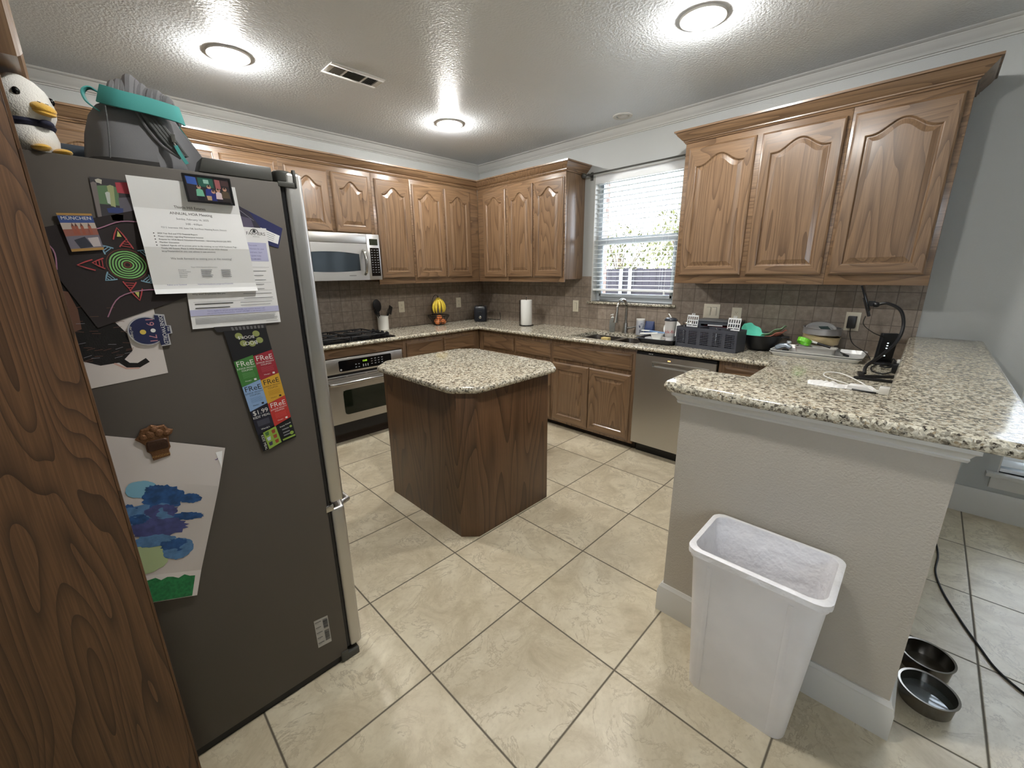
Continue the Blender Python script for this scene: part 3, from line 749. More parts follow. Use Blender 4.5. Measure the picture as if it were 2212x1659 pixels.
def microwave():
    t = thing('microwave', 'stainless over-the-range microwave under the short cabinet', 'microwave', (-1.99, -.2, 1.435))
    x0, x1, z0, z1, yf = -2.370, -1.610, 1.436, 1.839, -.392
    MB().box(x0, x1, -.365, -.009, z0, z1).build('body', GREYD, t)
    MB().box(x0, -1.737, yf, -.366, 1.758, z1).build('top_grille', STH, t, bevel=.003)
    d = MB(); xa, xb = x0, -1.7375; gx0, gx1 = -2.335, -1.818
    top = lambda x: 1.664 + .018*(1 - ((x - (gx0 + gx1)/2)/((gx1 - gx0)/2))**2)
    bot = lambda x: 1.520 - .012*(1 - ((x - (gx0 + gx1)/2)/((gx1 - gx0)/2))**2)
    n = 16; xs = [gx0 + (gx1 - gx0)*i/n for i in range(n + 1)]
    ring = [(x, bot(x)) for x in xs] + [(x, top(x)) for x in xs[::-1]]
    d.box(xa, gx0, yf, -.366, z0, 1.7555); d.box(gx1, xb, yf, -.366, z0, 1.7555)
    for a, b in zip(xs, xs[1:]):
        d.loft([[(a, yf, top(a)), (b, yf, top(b)), (b, yf, 1.7555), (a, yf, 1.7555)], [(a, -.366, top(a)), (b, -.366, top(b)), (b, -.366, 1.7555), (a, -.366, 1.7555)]])
        d.loft([[(a, yf, z0), (b, yf, z0), (b, yf, bot(b)), (a, yf, bot(a))], [(a, -.366, z0), (b, -.366, z0), (b, -.366, bot(b)), (a, -.366, bot(a))]])
    dr = d.build('door', STH, t)
    MB().loft([[(x, yf + .006, z) for x, z in ring], [(x, yf + .003, z) for x, z in ring]]).build('window', P('micro_glass', (46, 54, 60), .06), dr)
    MB().tube(spline([(-1.778, yf, 1.70), (-1.778, yf - .03, 1.675), (-1.778, yf - .045, 1.60), (-1.778, yf - .03, 1.515), (-1.778, yf, 1.485)], 5), [.012]*3 + [.014]*15 + [.012]*3, 12).build('handle', CHROME, dr)
    lg = MB(); lg.box(-1.93, -1.865, yf - .0005, yf, 1.475, 1.479); lg.build('badge', GREYD, dr)
    MB().box(-1.7365, x1, yf, -.366, z0, z1).build('control_panel', STH, t, bevel=.003)
    MB().box(-1.712, -1.630, yf - .001, yf - .0002, 1.745, 1.800).build('display', P('micro_display', (40, 44, 34), .2), t)
    kp = MB().box(-1.712, -1.622, yf - .001, yf - .0002, 1.470, 1.722).build('keypad', BLKG, t)
    k = MB()
    for i in range(10):
        for j in range(3): k.box(-1.703 + .028*j, -1.688 + .028*j, yf - .0016, yf - .001, 1.700 - .022*i, 1.705 - .022*i)
    k.build('keypad_legend', P('legend_dim', (120, 120, 120), .5), kp)
microwave()
def cooktop():
    t = thing('cooktop', 'black gas cooktop with iron grates set in the counter', 'cooktop', (-1.99, -.34, .914))
    x0, x1, y0, y1 = -2.37, -1.634, -.605, -.09
    MB().loft([[(x, y, .9142) for x, y in rrect(x0, x1, y0, y1, .03)], [(x, y, .920) for x, y in rrect(x0, x1, y0, y1, .03)], [(x, y, .924) for x, y in rrect(x0 + .006, x1 - .006, y0 + .006, y1 - .006, .026)]]).build('deck', BLKG, t)
    for cx, cy in ((-2.24, -.47), (-2.24, -.22), (-1.90, -.47), (-1.90, -.22)):
        MB().lathe([(.055, 0), (.055, .006), (.042, .009), (.042, .018), (.036, .022), (.01, .023)], (cx, cy, .9235), 20).build('burner', IRON, t)
    for gx in (-2.24, -1.90):
        g = MB(); a, b = gx - .16, gx + .16
        for p in (((a, -.585), (b, -.585)), ((a, -.105), (b, -.105)), ((a, -.585), (a, -.105)), ((b, -.585), (b, -.105)), ((a, -.345), (b, -.345))):
            g.tube([(p[0][0], p[0][1], .953), (p[1][0], p[1][1], .953)], .0065, 8)
        for cy in (-.47, -.22):
            for ang in range(4):
                c_, s_ = math.cos(ang*PI/2 + PI/4), math.sin(ang*PI/2 + PI/4)
                g.tube([(gx + .03*c_, cy + .03*s_, .956), (gx + .15*c_, cy + .11*s_, .953)], .0055, 8)
        for px in (a, b):
            for py in (-.585, -.345, -.105): g.tube([(px, py, .9235), (px, py, .953)], .007, 8)
        g.build('grate', IRON, t)
    for i, (kx, ky) in enumerate(((-1.685, -.52), (-1.685, -.43), (-1.685, -.34), (-1.685, -.25))):
        MB().lathe([(.024, 0), (.024, .004), (.020, .006), (.018, .028), (.014, .031)], (kx, ky, .9238), 18).box(kx - .003, kx + .003, ky - .017, ky + .017, .950, .960).build('knob', BLK, t)
cooktop()

# refrigerator
FYS = -2.732                                     # side face the camera sees
def fridge():
    t = thing('refrigerator', 'tall grey refrigerator with stainless doors, papers stuck on its side', 'refrigerator', (-3.5, -2.28, 0))
    y0, y1 = FYS, -1.825; ym = (y0 + y1)/2
    MB().box(-3.93, -3.172, y0, y1, .035, 1.749).build('cabinet_body', FRG, t, bevel=.004)
    MB().box(-3.92, -3.20, y0 + .012, y1 - .012, .0, .035).build('base_grille', BLK, t)
    MB().box(-3.1715, -3.160, y0 + .010, y1 - .010, .05, 1.745).build('gasket', BLK, t)
    def dr(name, ya, yb, z0, z1, bulge=.022, seam=False):
        n = 12; rings = []
        for i in range(n + 1):
            pass
        pts = [(-3.159, ya), (-3.159, yb)]
        front = []
        for i in range(n + 1):
            f = i/n; y = yb + (ya - yb)*f; g = (y - ym)/((y1 - y0)/2); ed = min(f, 1 - f)
            x = -3.100 + .030*(1 - g*g)
            if ed < .001: x -= .012
            elif ed < .09: x -= .002
            front.append((x, y))
        return MB().prism([(-3.159, ya)] + [(-3.159, yb)] + front, z0, z1)
    for ya, yb in ((y0 + .002, ym - .002), (ym + .002, y1 - .002)):
        d = dr('door', ya, yb, .690, 1.782).build('door', STD, t, bevel=.012, seg=4)
        hy = ym - .045 if yb < ym else ym + .045
        MB().tube([(-3.09, hy, .80), (-3.045, hy, .82), (-3.040, hy, 1.1), (-3.040, hy, 1.4), (-3.045, hy, 1.62), (-3.09, hy, 1.64)], .011, 12).build('handle', STV, d)
    d = dr('freezer_drawer', y0 + .002, y1 - .002, .045, .668).build('freezer_drawer', STD, t, bevel=.012, seg=4)
    MB().tube([(-3.09, ym - .32, .60), (-3.04, ym - .30, .60), (-3.035, ym, .60), (-3.04, ym + .30, .60), (-3.09, ym + .32, .60)], .011, 12).build('handle', STV, d)
    for s_ in (1, -1):
        a = y0 if s_ == 1 else y1
        MB().loft([[(-3.365, a - .002*s_, 1.749), (-3.190, a - .002*s_, 1.749), (-3.190, a + .07*s_, 1.749), (-3.365, a + .07*s_, 1.749)], [(-3.352, a + .0*s_, 1.786), (-3.190, a + .0*s_, 1.786), (-3.190, a + .066*s_, 1.786), (-3.352, a + .066*s_, 1.786)]]).build('hinge_cover', GREYD, t, bevel=.004)
        h = MB().lathe([(.026, 0), (.027, .004), (.027, .026), (.022, .031), (.010, .032)], (-3.155, a + .030*s_, 1.7825 - .03), 20)
        h.box(-3.178, -3.128, a - .001*s_, a + .05*s_, 1.738, 1.752)
        h.box(-3.134, -3.126, a - .001*s_, a + .012*s_, 1.738, 1.787)
        h.build('hinge', GREYD, t, bevel=.0015)
        MB().box(-3.185, -3.128, a - .002*s_, a + .05*s_, .0, .030).box(-3.200, -3.172, a - .0035*s_, a + .03*s_, .004, .050).build('foot', GREYD, t, bevel=.003)
        MB().box(-3.178, -3.150, a - .002*s_, a + .02*s_, .664, .688).build('center_hinge', CHROME, t, bevel=.002)
fridge()
# refrigerator enclosure
t = thing('tall_end_panel', 'tall oak end panel standing beside the refrigerator', 'panel', (-3.97, -2.80, 0))
MB().box(XL + .001, -3.669, -2.803, -2.783, 0, 2.40).build('board', panz, t, bevel=.0015)
MB().box(-3.6688, -3.664, -2.804, -2.782, 0, 2.40).build('edge_band', panz, t)
t = thing('bridge_cabinet', 'oak cabinet above the refrigerator, seen from its dark edge', 'cabinet', (-3.97, -2.29, 1.902))
MB().box(XL + .001, -3.690, -2.781, -1.80, 1.915, 2.40).build('carcass', oakz, t)
MB().box(-3.6895, -3.668, -2.781, -1.80, 1.902, 2.40).build('face_frame', oaky, t, bevel=.0015)
for a, b in ((-2.776, -2.31), (-2.27, -1.82)):
    door_mb(frameT((-3.6675, a, 1.908), (0, 1), (1, 0)), b - a, .43, t=.042, arch=.05).build('door', [oakz, oaky], t, angle=7)
tag(MB().sweep([(XL + .002, -2.8046), (-3.6634, -2.8046), (-3.6634, -1.795), (XL + .002, -1.795)], WCR, side=-1).build('cabinet_crown_molding', oaky), 'oak crown molding on top of the cabinet over the refrigerator', 'molding')
# ------------------------------------------------------------------ ceiling fixtures
BULB = P('bulb_glow', (255, 250, 240), .5)
BULB.node_tree.nodes['Principled BSDF'].inputs['Emission Color'].default_value = BULB_COLOR + (1,)
BULB.node_tree.nodes['Principled BSDF'].inputs['Emission Strength'].default_value = BULB_STRENGTH
def can_light(x, y, label):
    t = thing('ceiling_light', label, 'light', (x, y, H - .05), 'recessed ceiling lights')
    MB().lathe([(.078, H - .004), (.092, H - .010), (.108, H - .009), (.113, H - .0005), (.100, H - .0002)], (x, y, 0), 40, cap0=False, cap1=False).build('trim_ring', TRIMW, t)
    MB().lathe([(.078, H - .004), (.074, H + .03), (.060, H + .06)], (x, y, 0), 32, cap0=False).build('reflector', TRIMW, t)
    MB().lathe([(.030, H + .05), (.056, H + .012), (.060, H - .012), (.052, H - .030), (.030, H - .042), (.002, H - .045)], (x, y, 0), 24).build('bulb', BULB, t)
for x, y, l in ((-2.789, -1.025, 'lit recessed ceiling light above the refrigerator side, left of the vent'), (-1.183, -3.079, 'lit recessed ceiling light nearest the oak cabinets right of the window'),
                (-1.179, -.98, 'lit recessed ceiling light nearest the far room corner'), (-2.72, -3.40, 'lit recessed ceiling light overhead, out of the picture')):
    can_light(x, y, l)
t = thing('eyeball_light', 'small unlit round ceiling fixture above the sink window', 'light', (-.263, -2.094, H - .012))
MB().lathe([(.050, H - .004), (.060, H - .009), (.076, H - .007), (.079, H - .0005)], (-.263, -2.094, 0), 36, cap0=False, cap1=False).build('trim_ring', TRIMW, t)
MB().ell((-.258, -2.094, H + .008), (.052, .052, .022), 24, 10).build('eyeball', TRIMW, t)
t = thing('ceiling_vent', 'white rectangular air vent grille on the ceiling', 'vent', (-2.158, -1.275, H - .008))
vx0, vx1, vy0, vy1 = -2.334, -1.984, -1.357, -1.193
f = MB()
for a, b, c, d in ((vx0, vx1, vy0, vy0 + .030), (vx0, vx1, vy1 - .030, vy1), (vx0, vx0 + .032, vy0 + .03, vy1 - .03), (vx1 - .032, vx1, vy0 + .03, vy1 - .03), (vx0 + .105, vx0 + .117, vy0 + .03, vy1 - .03), (vx1 - .117, vx1 - .105, vy0 + .03, vy1 - .03)):
    f.box(a, b, c, d, H - .008, H - .0004)
f.build('frame', TRIMW, t, bevel=.001)
v = MB()
for j in range(9): v.obox((-2.159, vy0 + .036 + .0115*j, H - .005), (.116, .009, .0012), R=Matrix.Rotation(.7, 3, 'X'))
for x0 in (vx0 + .034, vx1 - .103):
    for j in range(6): v.obox((x0 + .006 + .0115*j, -1.275, H - .005), (.009, .104, .0012), R=Matrix.Rotation(.7 if x0 < -2.2 else -.7, 3, 'Y'))
v.build('louvers', P('vent_grey', (120, 120, 116), .5), t)
MB().box(vx0 + .03, vx1 - .03, vy0 + .03, vy1 - .03, H - .0015, H - .0004).build('duct_opening', P('vent_dark', (40, 40, 40), .8), t)

# ------------------------------------------------------------------ papers and magnets on the refrigerator side
class Sheet:
    """flat printed sheet on the refrigerator side; quad = TL, TR, BR, BL corners as (x, z)"""
    def __init__(s, quad, y, W=None, Hh=None):
        s.q = [Vector(c) for c in quad]; s.y = y; s.mb = MB(); s.mats = [PAPER]; s.k = 0
        s.W = W or ((s.q[1] - s.q[0]).length + (s.q[2] - s.q[3]).length)/2; s.H = Hh or ((s.q[3] - s.q[0]).length + (s.q[2] - s.q[1]).length)/2
        s.bow = lambda u, v: 0.0
    def P(s, u, v, d=0.):
        a = s.q[0]*(1-u)*(1-v) + s.q[1]*u*(1-v) + s.q[2]*u*v + s.q[3]*(1-u)*v
        return (a.x, s.y - d - s.bow(u, v), a.y)
    def mat(s, m):
        if m not in s.mats: s.mats.append(m)
        return s.mats.index(m)
    def base(s, m, th=.0006, nu=1, nv=1):
        i = s.mat(m)
        for a in range(nu):
            for b in range(nv):
                c = [(a/nu, b/nv), ((a+1)/nu, b/nv), ((a+1)/nu, (b+1)/nv), (a/nu, (b+1)/nv)]
                s.mb.add([s.P(u, v, 0) for u, v in c] + [s.P(u, v, th) for u, v in c], [(0, 1, 2, 3), (7, 6, 5, 4), (0, 4, 5, 1), (1, 5, 6, 2), (2, 6, 7, 3), (3, 7, 4, 0)], i)
        s.th = th; return s
    def up(s): s.k += 1; return s.th + .00012 + .00004*s.k
    def rect(s, u0, v0, u1, v1, m): return s.poly([(u0, v0), (u1, v0), (u1, v1), (u0, v1)], m)
    def poly(s, pts, m):
        d = s.up(); s.mb.add([s.P(u, v, d) for u, v in pts], [tuple(range(len(pts)))], s.mat(m)); return s
    def disc(s, u, v, r, m, ru=1., n=20):
        return s.poly([(u + r*ru*math.cos(2*PI*i/n)/s.W, v + r*math.sin(2*PI*i/n)/s.H) for i in range(n)], m)
    def line(s, pts, wd, m, closed=False):
        d = s.up(); pp = [Vector((u*s.W, v*s.H)) for u, v in pts]; n = len(pp); L = []
        for i in range(n):
            a = pp[i-1] if (i or closed) else pp[i]; b = pp[(i+1) % n] if (i < n-1 or closed) else pp[i]
            t_ = (b - a).normalized(); nn = Vector((-t_.y, t_.x))*wd/2
            L.append((pp[i] + nn, pp[i] - nn))
        vs = [s.P(q.x/s.W, q.y/s.H, d) for pr in L for q in pr]
        fs = [(2*i, 2*i+1, (2*i+3) % (2*n), (2*i+2) % (2*n)) for i in range(n if closed else n-1)]
        s.mb.add(vs, fs, s.mat(m)); return s
    def text(s, u, v, t, size, m, align='L', rot=0., squash=1.):
        d = s.up()
        put_text(s.mb, t, lambda dx, dy: s.P(u + dx/s.W, v - dy/s.H, d), size, align, s.mat(m), rot, squash); return s
    def done(s, name, label, cat, group=None):
        return tag(s.mb.build(name, s.mats, flat=True), label, cat, group)
INK = C('ink_black', (58, 58, 60), .8); INKG = C('ink_grey', (130, 130, 134), .8); LAV = C('print_lavender', (186, 186, 216), .8); NAVY = C('print_navy', (42, 46, 92), .6)
INKB = C('ink_violet', (100, 96, 150), .8); PAPW = C('paper_bright', (238, 238, 238), .8); PAPG = C('paper_warm', (206, 198, 194), .85)  # PAPW is plain bright white paper, one even tone
def lines(sh, u0, u1, v0, v1, n, m, th=.0011, rag=.12, seed=3):
    r = random.Random(seed)
    for i in range(n):
        v = v0 + (v1 - v0)*i/max(1, n-1); e = u1 - (u1-u0)*rag*r.random()
        sh.rect(u0, v - th/2/sh.H, e, v + th/2/sh.H, m)
Y0 = FYS - .0004
# crayon drawing of a dog
sh = Sheet([(-3.76, 1.487), (-3.516, 1.478), (-3.518, 1.243), (-3.76, 1.222)], Y0).base(PAPG)
DOGB = C('crayon_black', (26, 24, 24), .9, bump=(300, .4)); DOGR = C('crayon_brown', (104, 74, 60), .9); DOGP = C('crayon_pink', (196, 160, 148), .9)
sh.poly([(.36, .0), (.52, .0), (.66, .36), (.75, .52), (.76, .70), (.66, .80), (.50, .80), (.36, .72)], DOGB)
sh.poly([(.33, .08), (.42, .10), (.45, .26), (.44, .44), (.38, .46), (.34, .30)], DOGR)
sh.line([(.64, .76), (.70, .84), (.78, .86), (.86, .82)], .013, DOGB); sh.line([(.60, .80), (.68, .87), (.78, .89)], .004, DOGP)
r_ = random.Random(5)
for i in range(40):
    u, v = .38 + .34*r_.random(), .2 + .55*r_.random(); sh.line([(u, v), (u + .06, v - .015 + .03*r_.random())], .0009, DOGR if i % 4 else INKG)
sh.done('dog_drawing', "child's crayon drawing of a black dog on white paper, under the black paper", 'drawing')
# black paper with chalk sun
sh = Sheet([(-3.70, 1.585), (-3.47, 1.655), (-3.40, 1.452), (-3.626, 1.372)], Y0 - .0016).base(C('black_paper', (44, 38, 38), .85))
CG, CR, CB_, CP, CBR, CY = (C('chalk_' + n, c, .9) for n, c in (('green', (128, 186, 112)), ('red', (172, 72, 74)), ('blue', (128, 164, 184)), ('pink', (164, 118, 140)), ('brown', (112, 66, 52)), ('yellow', (188, 190, 110))))
cu, cv = .515, .50
for i, rr in enumerate((.006, .0105, .016, .0215, .027, .0325)):
    sh.line([(cu + rr*(1 + .05*math.sin(3*a))*math.cos(a)/sh.W, cv + rr*.95*math.sin(a)/sh.H) for a in [2*PI*k/28 for k in range(28)]], .0028, CBR if i == 0 else CG, True)
sh.line([(cu + .037*math.cos(a)/sh.W, cv + .036*math.sin(a)/sh.H) for a in [2*PI*k/28 for k in range(28)]], .0014, CBR, True)
def petal(a, r0, r1, hw, m, bars=0, fill=None):
    f = lambda r, o: (cu + (r*math.cos(a) - o*math.sin(a))/sh.W, cv + (r*math.sin(a) + o*math.cos(a))/sh.H)
    sh.line([f(r0, -hw), f((r0+r1)/2, -hw*.55), f(r1, 0), f((r0+r1)/2, hw*.55), f(r0, hw)], .0026, m)
    for b in range(bars):
        q = (b + .6)/(bars + .8); sh.line([f(r0 + (r1-r0)*q, -hw*(1-q)*.8), f(r0 + (r1-r0)*q, hw*(1-q)*.8)], .0016, m)
    if fill: sh.poly([f(r0 + (r1-r0)*.25, -hw*.35), f(r0 + (r1-r0)*.75, 0), f(r0 + (r1-r0)*.25, hw*.35)], fill)
for k, a in enumerate((-1.95, -.35, 1.2, 2.8)): petal(a, .040, .058, .011, CB_, 3)
for a in (-1.1, .42, 2.0, -2.75): petal(a, .040, .060, .012, CR, 3)
for a in (-1.28, .12, 1.83, 3.45): petal(a, .058, .085, .012, CR, 0, CY if a != 3.45 else None)
for pts in ([(.30, .0), (.45, .10), (.68, .08), (.90, .16)], [(.05, .02), (.10, .2), (.03, .38)], [(.12, .93), (.30, .78), (.55, .80), (.75, .93)], [(.96, .55), (.90, .72), (.95, .84)]):
    sh.line([tuple(p)[:2] for p in spline([(a, b, 0) for a, b in pts], 5)], .0022, CP)
sh.done('chalk_drawing', 'black paper with a chalk sun of green rings and red rays', 'drawing')
# postcard of flower pots
sh = Sheet([(-3.574, 1.708), (-3.49, 1.708), (-3.50, 1.618), (-3.578, 1.613)], Y0 - .0012).base(C('pc_dark', (62, 60, 64), .75))
for u0, v0, u1, v1, c in ((.04, .16, .55, .62, (96, 124, 92)), (.50, .04, 1, .34, (170, 66, 78)), (.52, .40, 1, .95, (98, 94, 102)), (.0, .1, .12, .95, (120, 112, 110)), (.32, .14, .46, .66, (158, 164, 120)), (.24, .66, .60, .82, (54, 66, 112)), (.30, .82, .58, 1.0, (176, 140, 70)), (.10, .02, .24, .14, (188, 184, 170)), (.26, .30, .36, .60, (190, 196, 190))):
    sh.poly([(u0, v0 + .03), ((u0+u1)/2, v0), (u1, v0 + .02), (u1 - .02, v1), ((u0+u1)/2, v1 - .02), (u0 + .02, v1 - .03)], C('pc_%d_%d_%d' % c, c, .5))
sh.done('photo_postcard', 'glossy photo card with flower pots, tucked behind the meeting notice', 'photo')
# navy envelope, dark photo, insurance flyer
sh = Sheet([(-3.292, 1.676), (-3.184, 1.622), (-3.203, 1.566), (-3.312, 1.600)], Y0 - .0004).base(NAVY).rect(.52, .40, .97, .82, PAPW)
lines(sh, .56, .88, .48, .74, 4, INKG, .0012)
sh.done('navy_envelope', 'navy blue envelope with a white address window behind the insurance flyer', 'envelope')
sh = Sheet([(-3.300, 1.682), (-3.265, 1.660), (-3.238, 1.612), (-3.290, 1.570)], Y0 - .0020).base(C('dark_photo', (58, 54, 68), .4)).poly([(.2, .3), (.8, .35), (.7, .8), (.2, .7)], C('dark_photo2', (96, 90, 110), .4)).line([(.1, .1), (.9, .45)], .001, C('wht2', (180, 180, 190)))
sh.done('dark_snapshot', 'dark snapshot photo tilted between the notice and the envelope', 'photo')
sh = Sheet([(-3.435, 1.622), (-3.229, 1.619), (-3.229, 1.351), (-3.447, 1.351)], Y0 - .0028).base(PAPER)
sh.text(.86, .075, 'FARMERS', .0085, INK, 'C').line([(.80 + .045*(1 - math.cos(a)), .045 - .030*math.sin(a)) for a in [PI*i/8 for i in range(9)]], .002, INK).disc(.845, .035, .004, INK).text(.86, .095, 'INSURANCE', .0022, INKG, 'C')
sh.rect(.62, .15, .97, .34, LAV)
for i, tx in enumerate(('You could', 'save with Farmers for your', 'home and auto. Start', 'your quote today', '(877) 698-8882')): sh.text(.80, .185 + .035*i, tx, .0036, INKB, 'C')
for v in (.40, .56, .64, .74): sh.rect(.05, v, .96, v + .002, INKG)
lines(sh, .60, .95, .44, .72, 7, INKG, .0014, .4)
sh.text(.05, .70 - .03, 'Why wait? Employees like you', .0042, INK); lines(sh, .06, .5, .76, .80, 2, INK, .0022, .3); lines(sh, .55, .95, .76, .79, 2, INKG, .0012, .2)
sh.rect(0, .815, 1, .875, LAV); sh.text(.5, .838, "You're eligible for special savings and benefits. Just mention discount code", .0034, INKB, 'C', squash=.95); sh.text(.5, .861, 'you contact Farmers GroupSelect. Call 877 698-8882 or visit farmers.com', .0034, INKB, 'C', squash=.95)
lines(sh, .04, .97, .892, .955, 9, INKG, .0008, .06); lines(sh, .82, .97, .975, .976, 1, INKG, .0009)
sh.done('insurance_flyer', 'white insurance flyer with lavender bands behind the meeting notice', 'paper')
# meeting notice with two folds
sh = Sheet([(-3.512, 1.719), (-3.292, 1.719), (-3.278, 1.446), (-3.507, 1.446)], Y0 - .0042)
sh.bow = lambda u, v: .0075*(abs(((v*3 + .25) % 2) - 1) if v < .999 else .75) * 1.3
sh.base(PAPW, .0005, 1, 24)
tx = lambda u, v, s_, sz, m=INK, al='C': sh.text(u, v, s_, sz, m, al)
tx(.50, .235, 'Thistle Hill Estates', .0062); tx(.50, .29, 'ANNUAL HOA Meeting', .0062); tx(.5, .335, 'Sunday, February 16, 2025', .0045, INKG); tx(.5, .377, '3:00 - 4:00pm', .0045, INKG)
tx(.5, .415, '723 S. Interstate 35E, Suite 738, 2nd Floor Meeting Room, Denton', .0036, INKG)
for i, b in enumerate(('2024 Year End and YTD Financial Report', 'Phase I Update regarding Maintenance Invoices', 'Request for HOA Board Volunteers/Nominees - Upcoming election July 2025', 'Member Discussion', 'Updated Agenda will be posted, prior to the meeting, on our HOA Facebook Page -')):
    v = .468 + .026*i; sh.disc(.115, v - .005, .0013, INK, n=8); tx(.145, v, b, .0034, INK, 'L')
tx(.145, .598, 'Thistle Hill Estates, Phase 2, HOA Members and on our HOA Website', .0034, INK, 'L'); tx(.145, .624, 'bit.ly/ThistleHillHOA (this web address is case sensitive)', .0034, INK, 'L')
tx(.5, .690, 'We look forward to seeing you at the meeting!', .0048, INKG)
tx(.5, .765, 'Your HOA Board of Directors', .0032, INKG)
for i, a in enumerate(('President', 'Vice President', 'Treasurer', 'Secretary', 'Director')):
    v = .79 + .0165*i; tx(.25, v, a, .0030, INKG, 'L'); sh.rect(.46, v - .008, .46 + .11 - .01*(i % 3), v - .002, INKG); sh.rect(.66, v - .008, .755, v - .002, INKG)
tx(.12, .925, 'Follow us on Facebook', .0030, INKB, 'L'); tx(.40, .925, 'https://www.facebook.com/groups/ThistleHill/', .0030, INKB, 'L')
sh.done('meeting_notice', 'white folded letter headed Annual HOA Meeting on the refrigerator', 'paper')
# framed photo magnet
t = thing('photo_magnet', 'black framed family photo magnet holding up the meeting notice', 'magnet', (-3.352, Y0 - .016, 1.672))
PMQ = [(-3.405, 1.738), (-3.302, 1.738), (-3.300, 1.672), (-3.402, 1.672)]
fm = MB(); a, b = Y0 - .0105, Y0 - .0185
fm.loft([[(x, yy, z) for x, z in q] for yy, q in ((a, PMQ), (b, PMQ), (b, [(-3.401, 1.734), (-3.306, 1.734), (-3.304, 1.676), (-3.398, 1.676)]), (b + .002, [(-3.401, 1.734), (-3.306, 1.734), (-3.304, 1.676), (-3.398, 1.676)]))])
fm.build('frame', BLK, t)
sh = Sheet([(-3.401, 1.734), (-3.306, 1.734), (-3.304, 1.676), (-3.398, 1.676)], b + .0018).base(C('pm_bg', (56, 52, 56), .3), .0002)
for q, c in (([(.02, .02), (.24, .05), (.25, .36), (.03, .33)], (66, 96, 170)), ([(.28, .03), (.62, .03), (.62, .42), (.28, .40)], (52, 96, 84)), ([(.40, .10), (.52, .10), (.52, .26), (.40, .26)], (150, 190, 176)), ([(.66, .05), (.78, .06), (.78, .42), (.66, .42)], (160, 96, 98)), ([(.80, .06), (.98, .08), (.98, .30), (.80, .28)], (80, 62, 62))): sh.poly(q, C('pm_%d_%d_%d' % c, c, .3))
SKN = C('print_skin', (196, 150, 128), .4)
for u, v, wd, c, c2 in ((.27, .48, .09, (120, 186, 156), (40, 40, 46)), (.50, .44, .11, (52, 62, 132), (188, 160, 128)), (.58, .62, .07, (46, 54, 120), (60, 60, 90)), (.70, .54, .08, (220, 200, 204), (50, 46, 52)), (.86, .48, .10, (92, 80, 66), (54, 50, 50))):
    sh.poly([(u - wd, v + .32), (u - wd*.8, v + .06), (u, v), (u + wd*.8, v + .06), (u + wd, v + .32)], C('pm_%d_%d_%d' % c, c, .3)); sh.poly([(u - wd*.9, v + .32), (u + wd*.9, v + .32), (u + wd*.8, min(.97, v + .5)), (u - wd*.8, min(.97, v + .5))], C('pm_%d_%d_%d' % c2, c2, .3)); sh.disc(u, v - .05, .0045, SKN); sh.poly([(u - .035, v - .06), (u, v - .15), (u + .035, v - .06)], C('print_hair', (46, 34, 30), .4))
sh.mb.build('picture', sh.mats, t, flat=True)
# souvenir magnet
sh = Sheet([(-3.642, 1.626), (-3.586, 1.629), (-3.580, 1.551), (-3.634, 1.545)], Y0 - .0034); sh.base(C('mun_sky', (62, 84, 140), .75), .003, 6, 1)
for q, c in (([(0, .25), (1, .25), (1, .45), (0, .45)], (190, 178, 168)), ([(0, .42), (1, .40), (1, .62), (0, .60)], (150, 96, 84)), ([(0, .60), (1, .58), (1, .93), (0, .93)], (116, 112, 124)), ([(.2, .70), (.55, .62), (.7, .9), (.3, .93)], (58, 60, 70)), ([(.62, .66), (.95, .64), (.95, .9), (.7, .9)], (190, 180, 180)), ([(0, 0), (1, 0), (1, .06), (0, .06)], (172, 134, 78)), ([(0, .93), (1, .93), (1, 1), (0, 1)], (172, 134, 78))): sh.poly(q, C('mun_%d_%d_%d' % c, c, .35))
for u in (.32, .42, .58, .80): sh.poly([(u - .045, .56), (u - .045, .34), (u, .25), (u + .045, .34), (u + .045, .56)], C('mun_tower', (158, 92, 74), .75)).poly([(u - .03, .34), (u, .24), (u + .03, .34)], C('mun_cap', (96, 70, 66), .75))
sh.text(.5, .17, 'MÜNCHEN', .0068, WHITE, 'C')
sh.done('souvenir_magnet', 'souvenir magnet lettered MÜNCHEN with a blue sky over red roofs', 'magnet')
# round theme park magnet, printed sideways
t = thing('round_magnet', 'round navy magnet lettered 1971, turned sideways on the dog drawing', 'magnet', (-3.535, Y0 - .006, 1.315))
cx, cz, RR = -3.540, 1.3565, .036
out = [(cx + RR*math.cos(a), cz + RR*math.sin(a)) for a in [PI*.30 + (PI*1.4)*i/24 for i in range(25)]]
out += [(cx + .022, cz - .042), (cx + .041, cz - .040), (cx + .041, cz - .012), (cx + .049, cz - .011), (cx + .049, cz + .009), (cx + .041, cz + .010), (cx + .041, cz + .038), (cx + .022, cz + .041)]
MB().loft([[(x, Y0 - .0014, z) for x, z in out], [(x, Y0 - .0052, z) for x, z in out]]).build('body', C('magnet_rim', (176, 176, 180), .75), t, flat=True)
inn = [(cx + (x - cx)*.93, cz + (z - cz)*.93) for x, z in out]
sh = Sheet([(cx - .05, cz + .05), (cx + .05, cz + .05), (cx + .05, cz - .05), (cx - .05, cz - .05)], Y0 - .0052); sh.th = 0.
uv = lambda x, z: ((x - cx + .05)/.1, (cz + .05 - z)/.1)
sh.poly([uv(x, z) for x, z in inn][::-1], C('magnet_navy', (34, 40, 76), .75))
MR = C('magnet_rose', (190, 130, 140), .75)
sh.text(.52, .10 + .07, '19', .015, MR, 'L', -PI/2).text(.52, .60, '71', .015, MR, 'L', -PI/2)
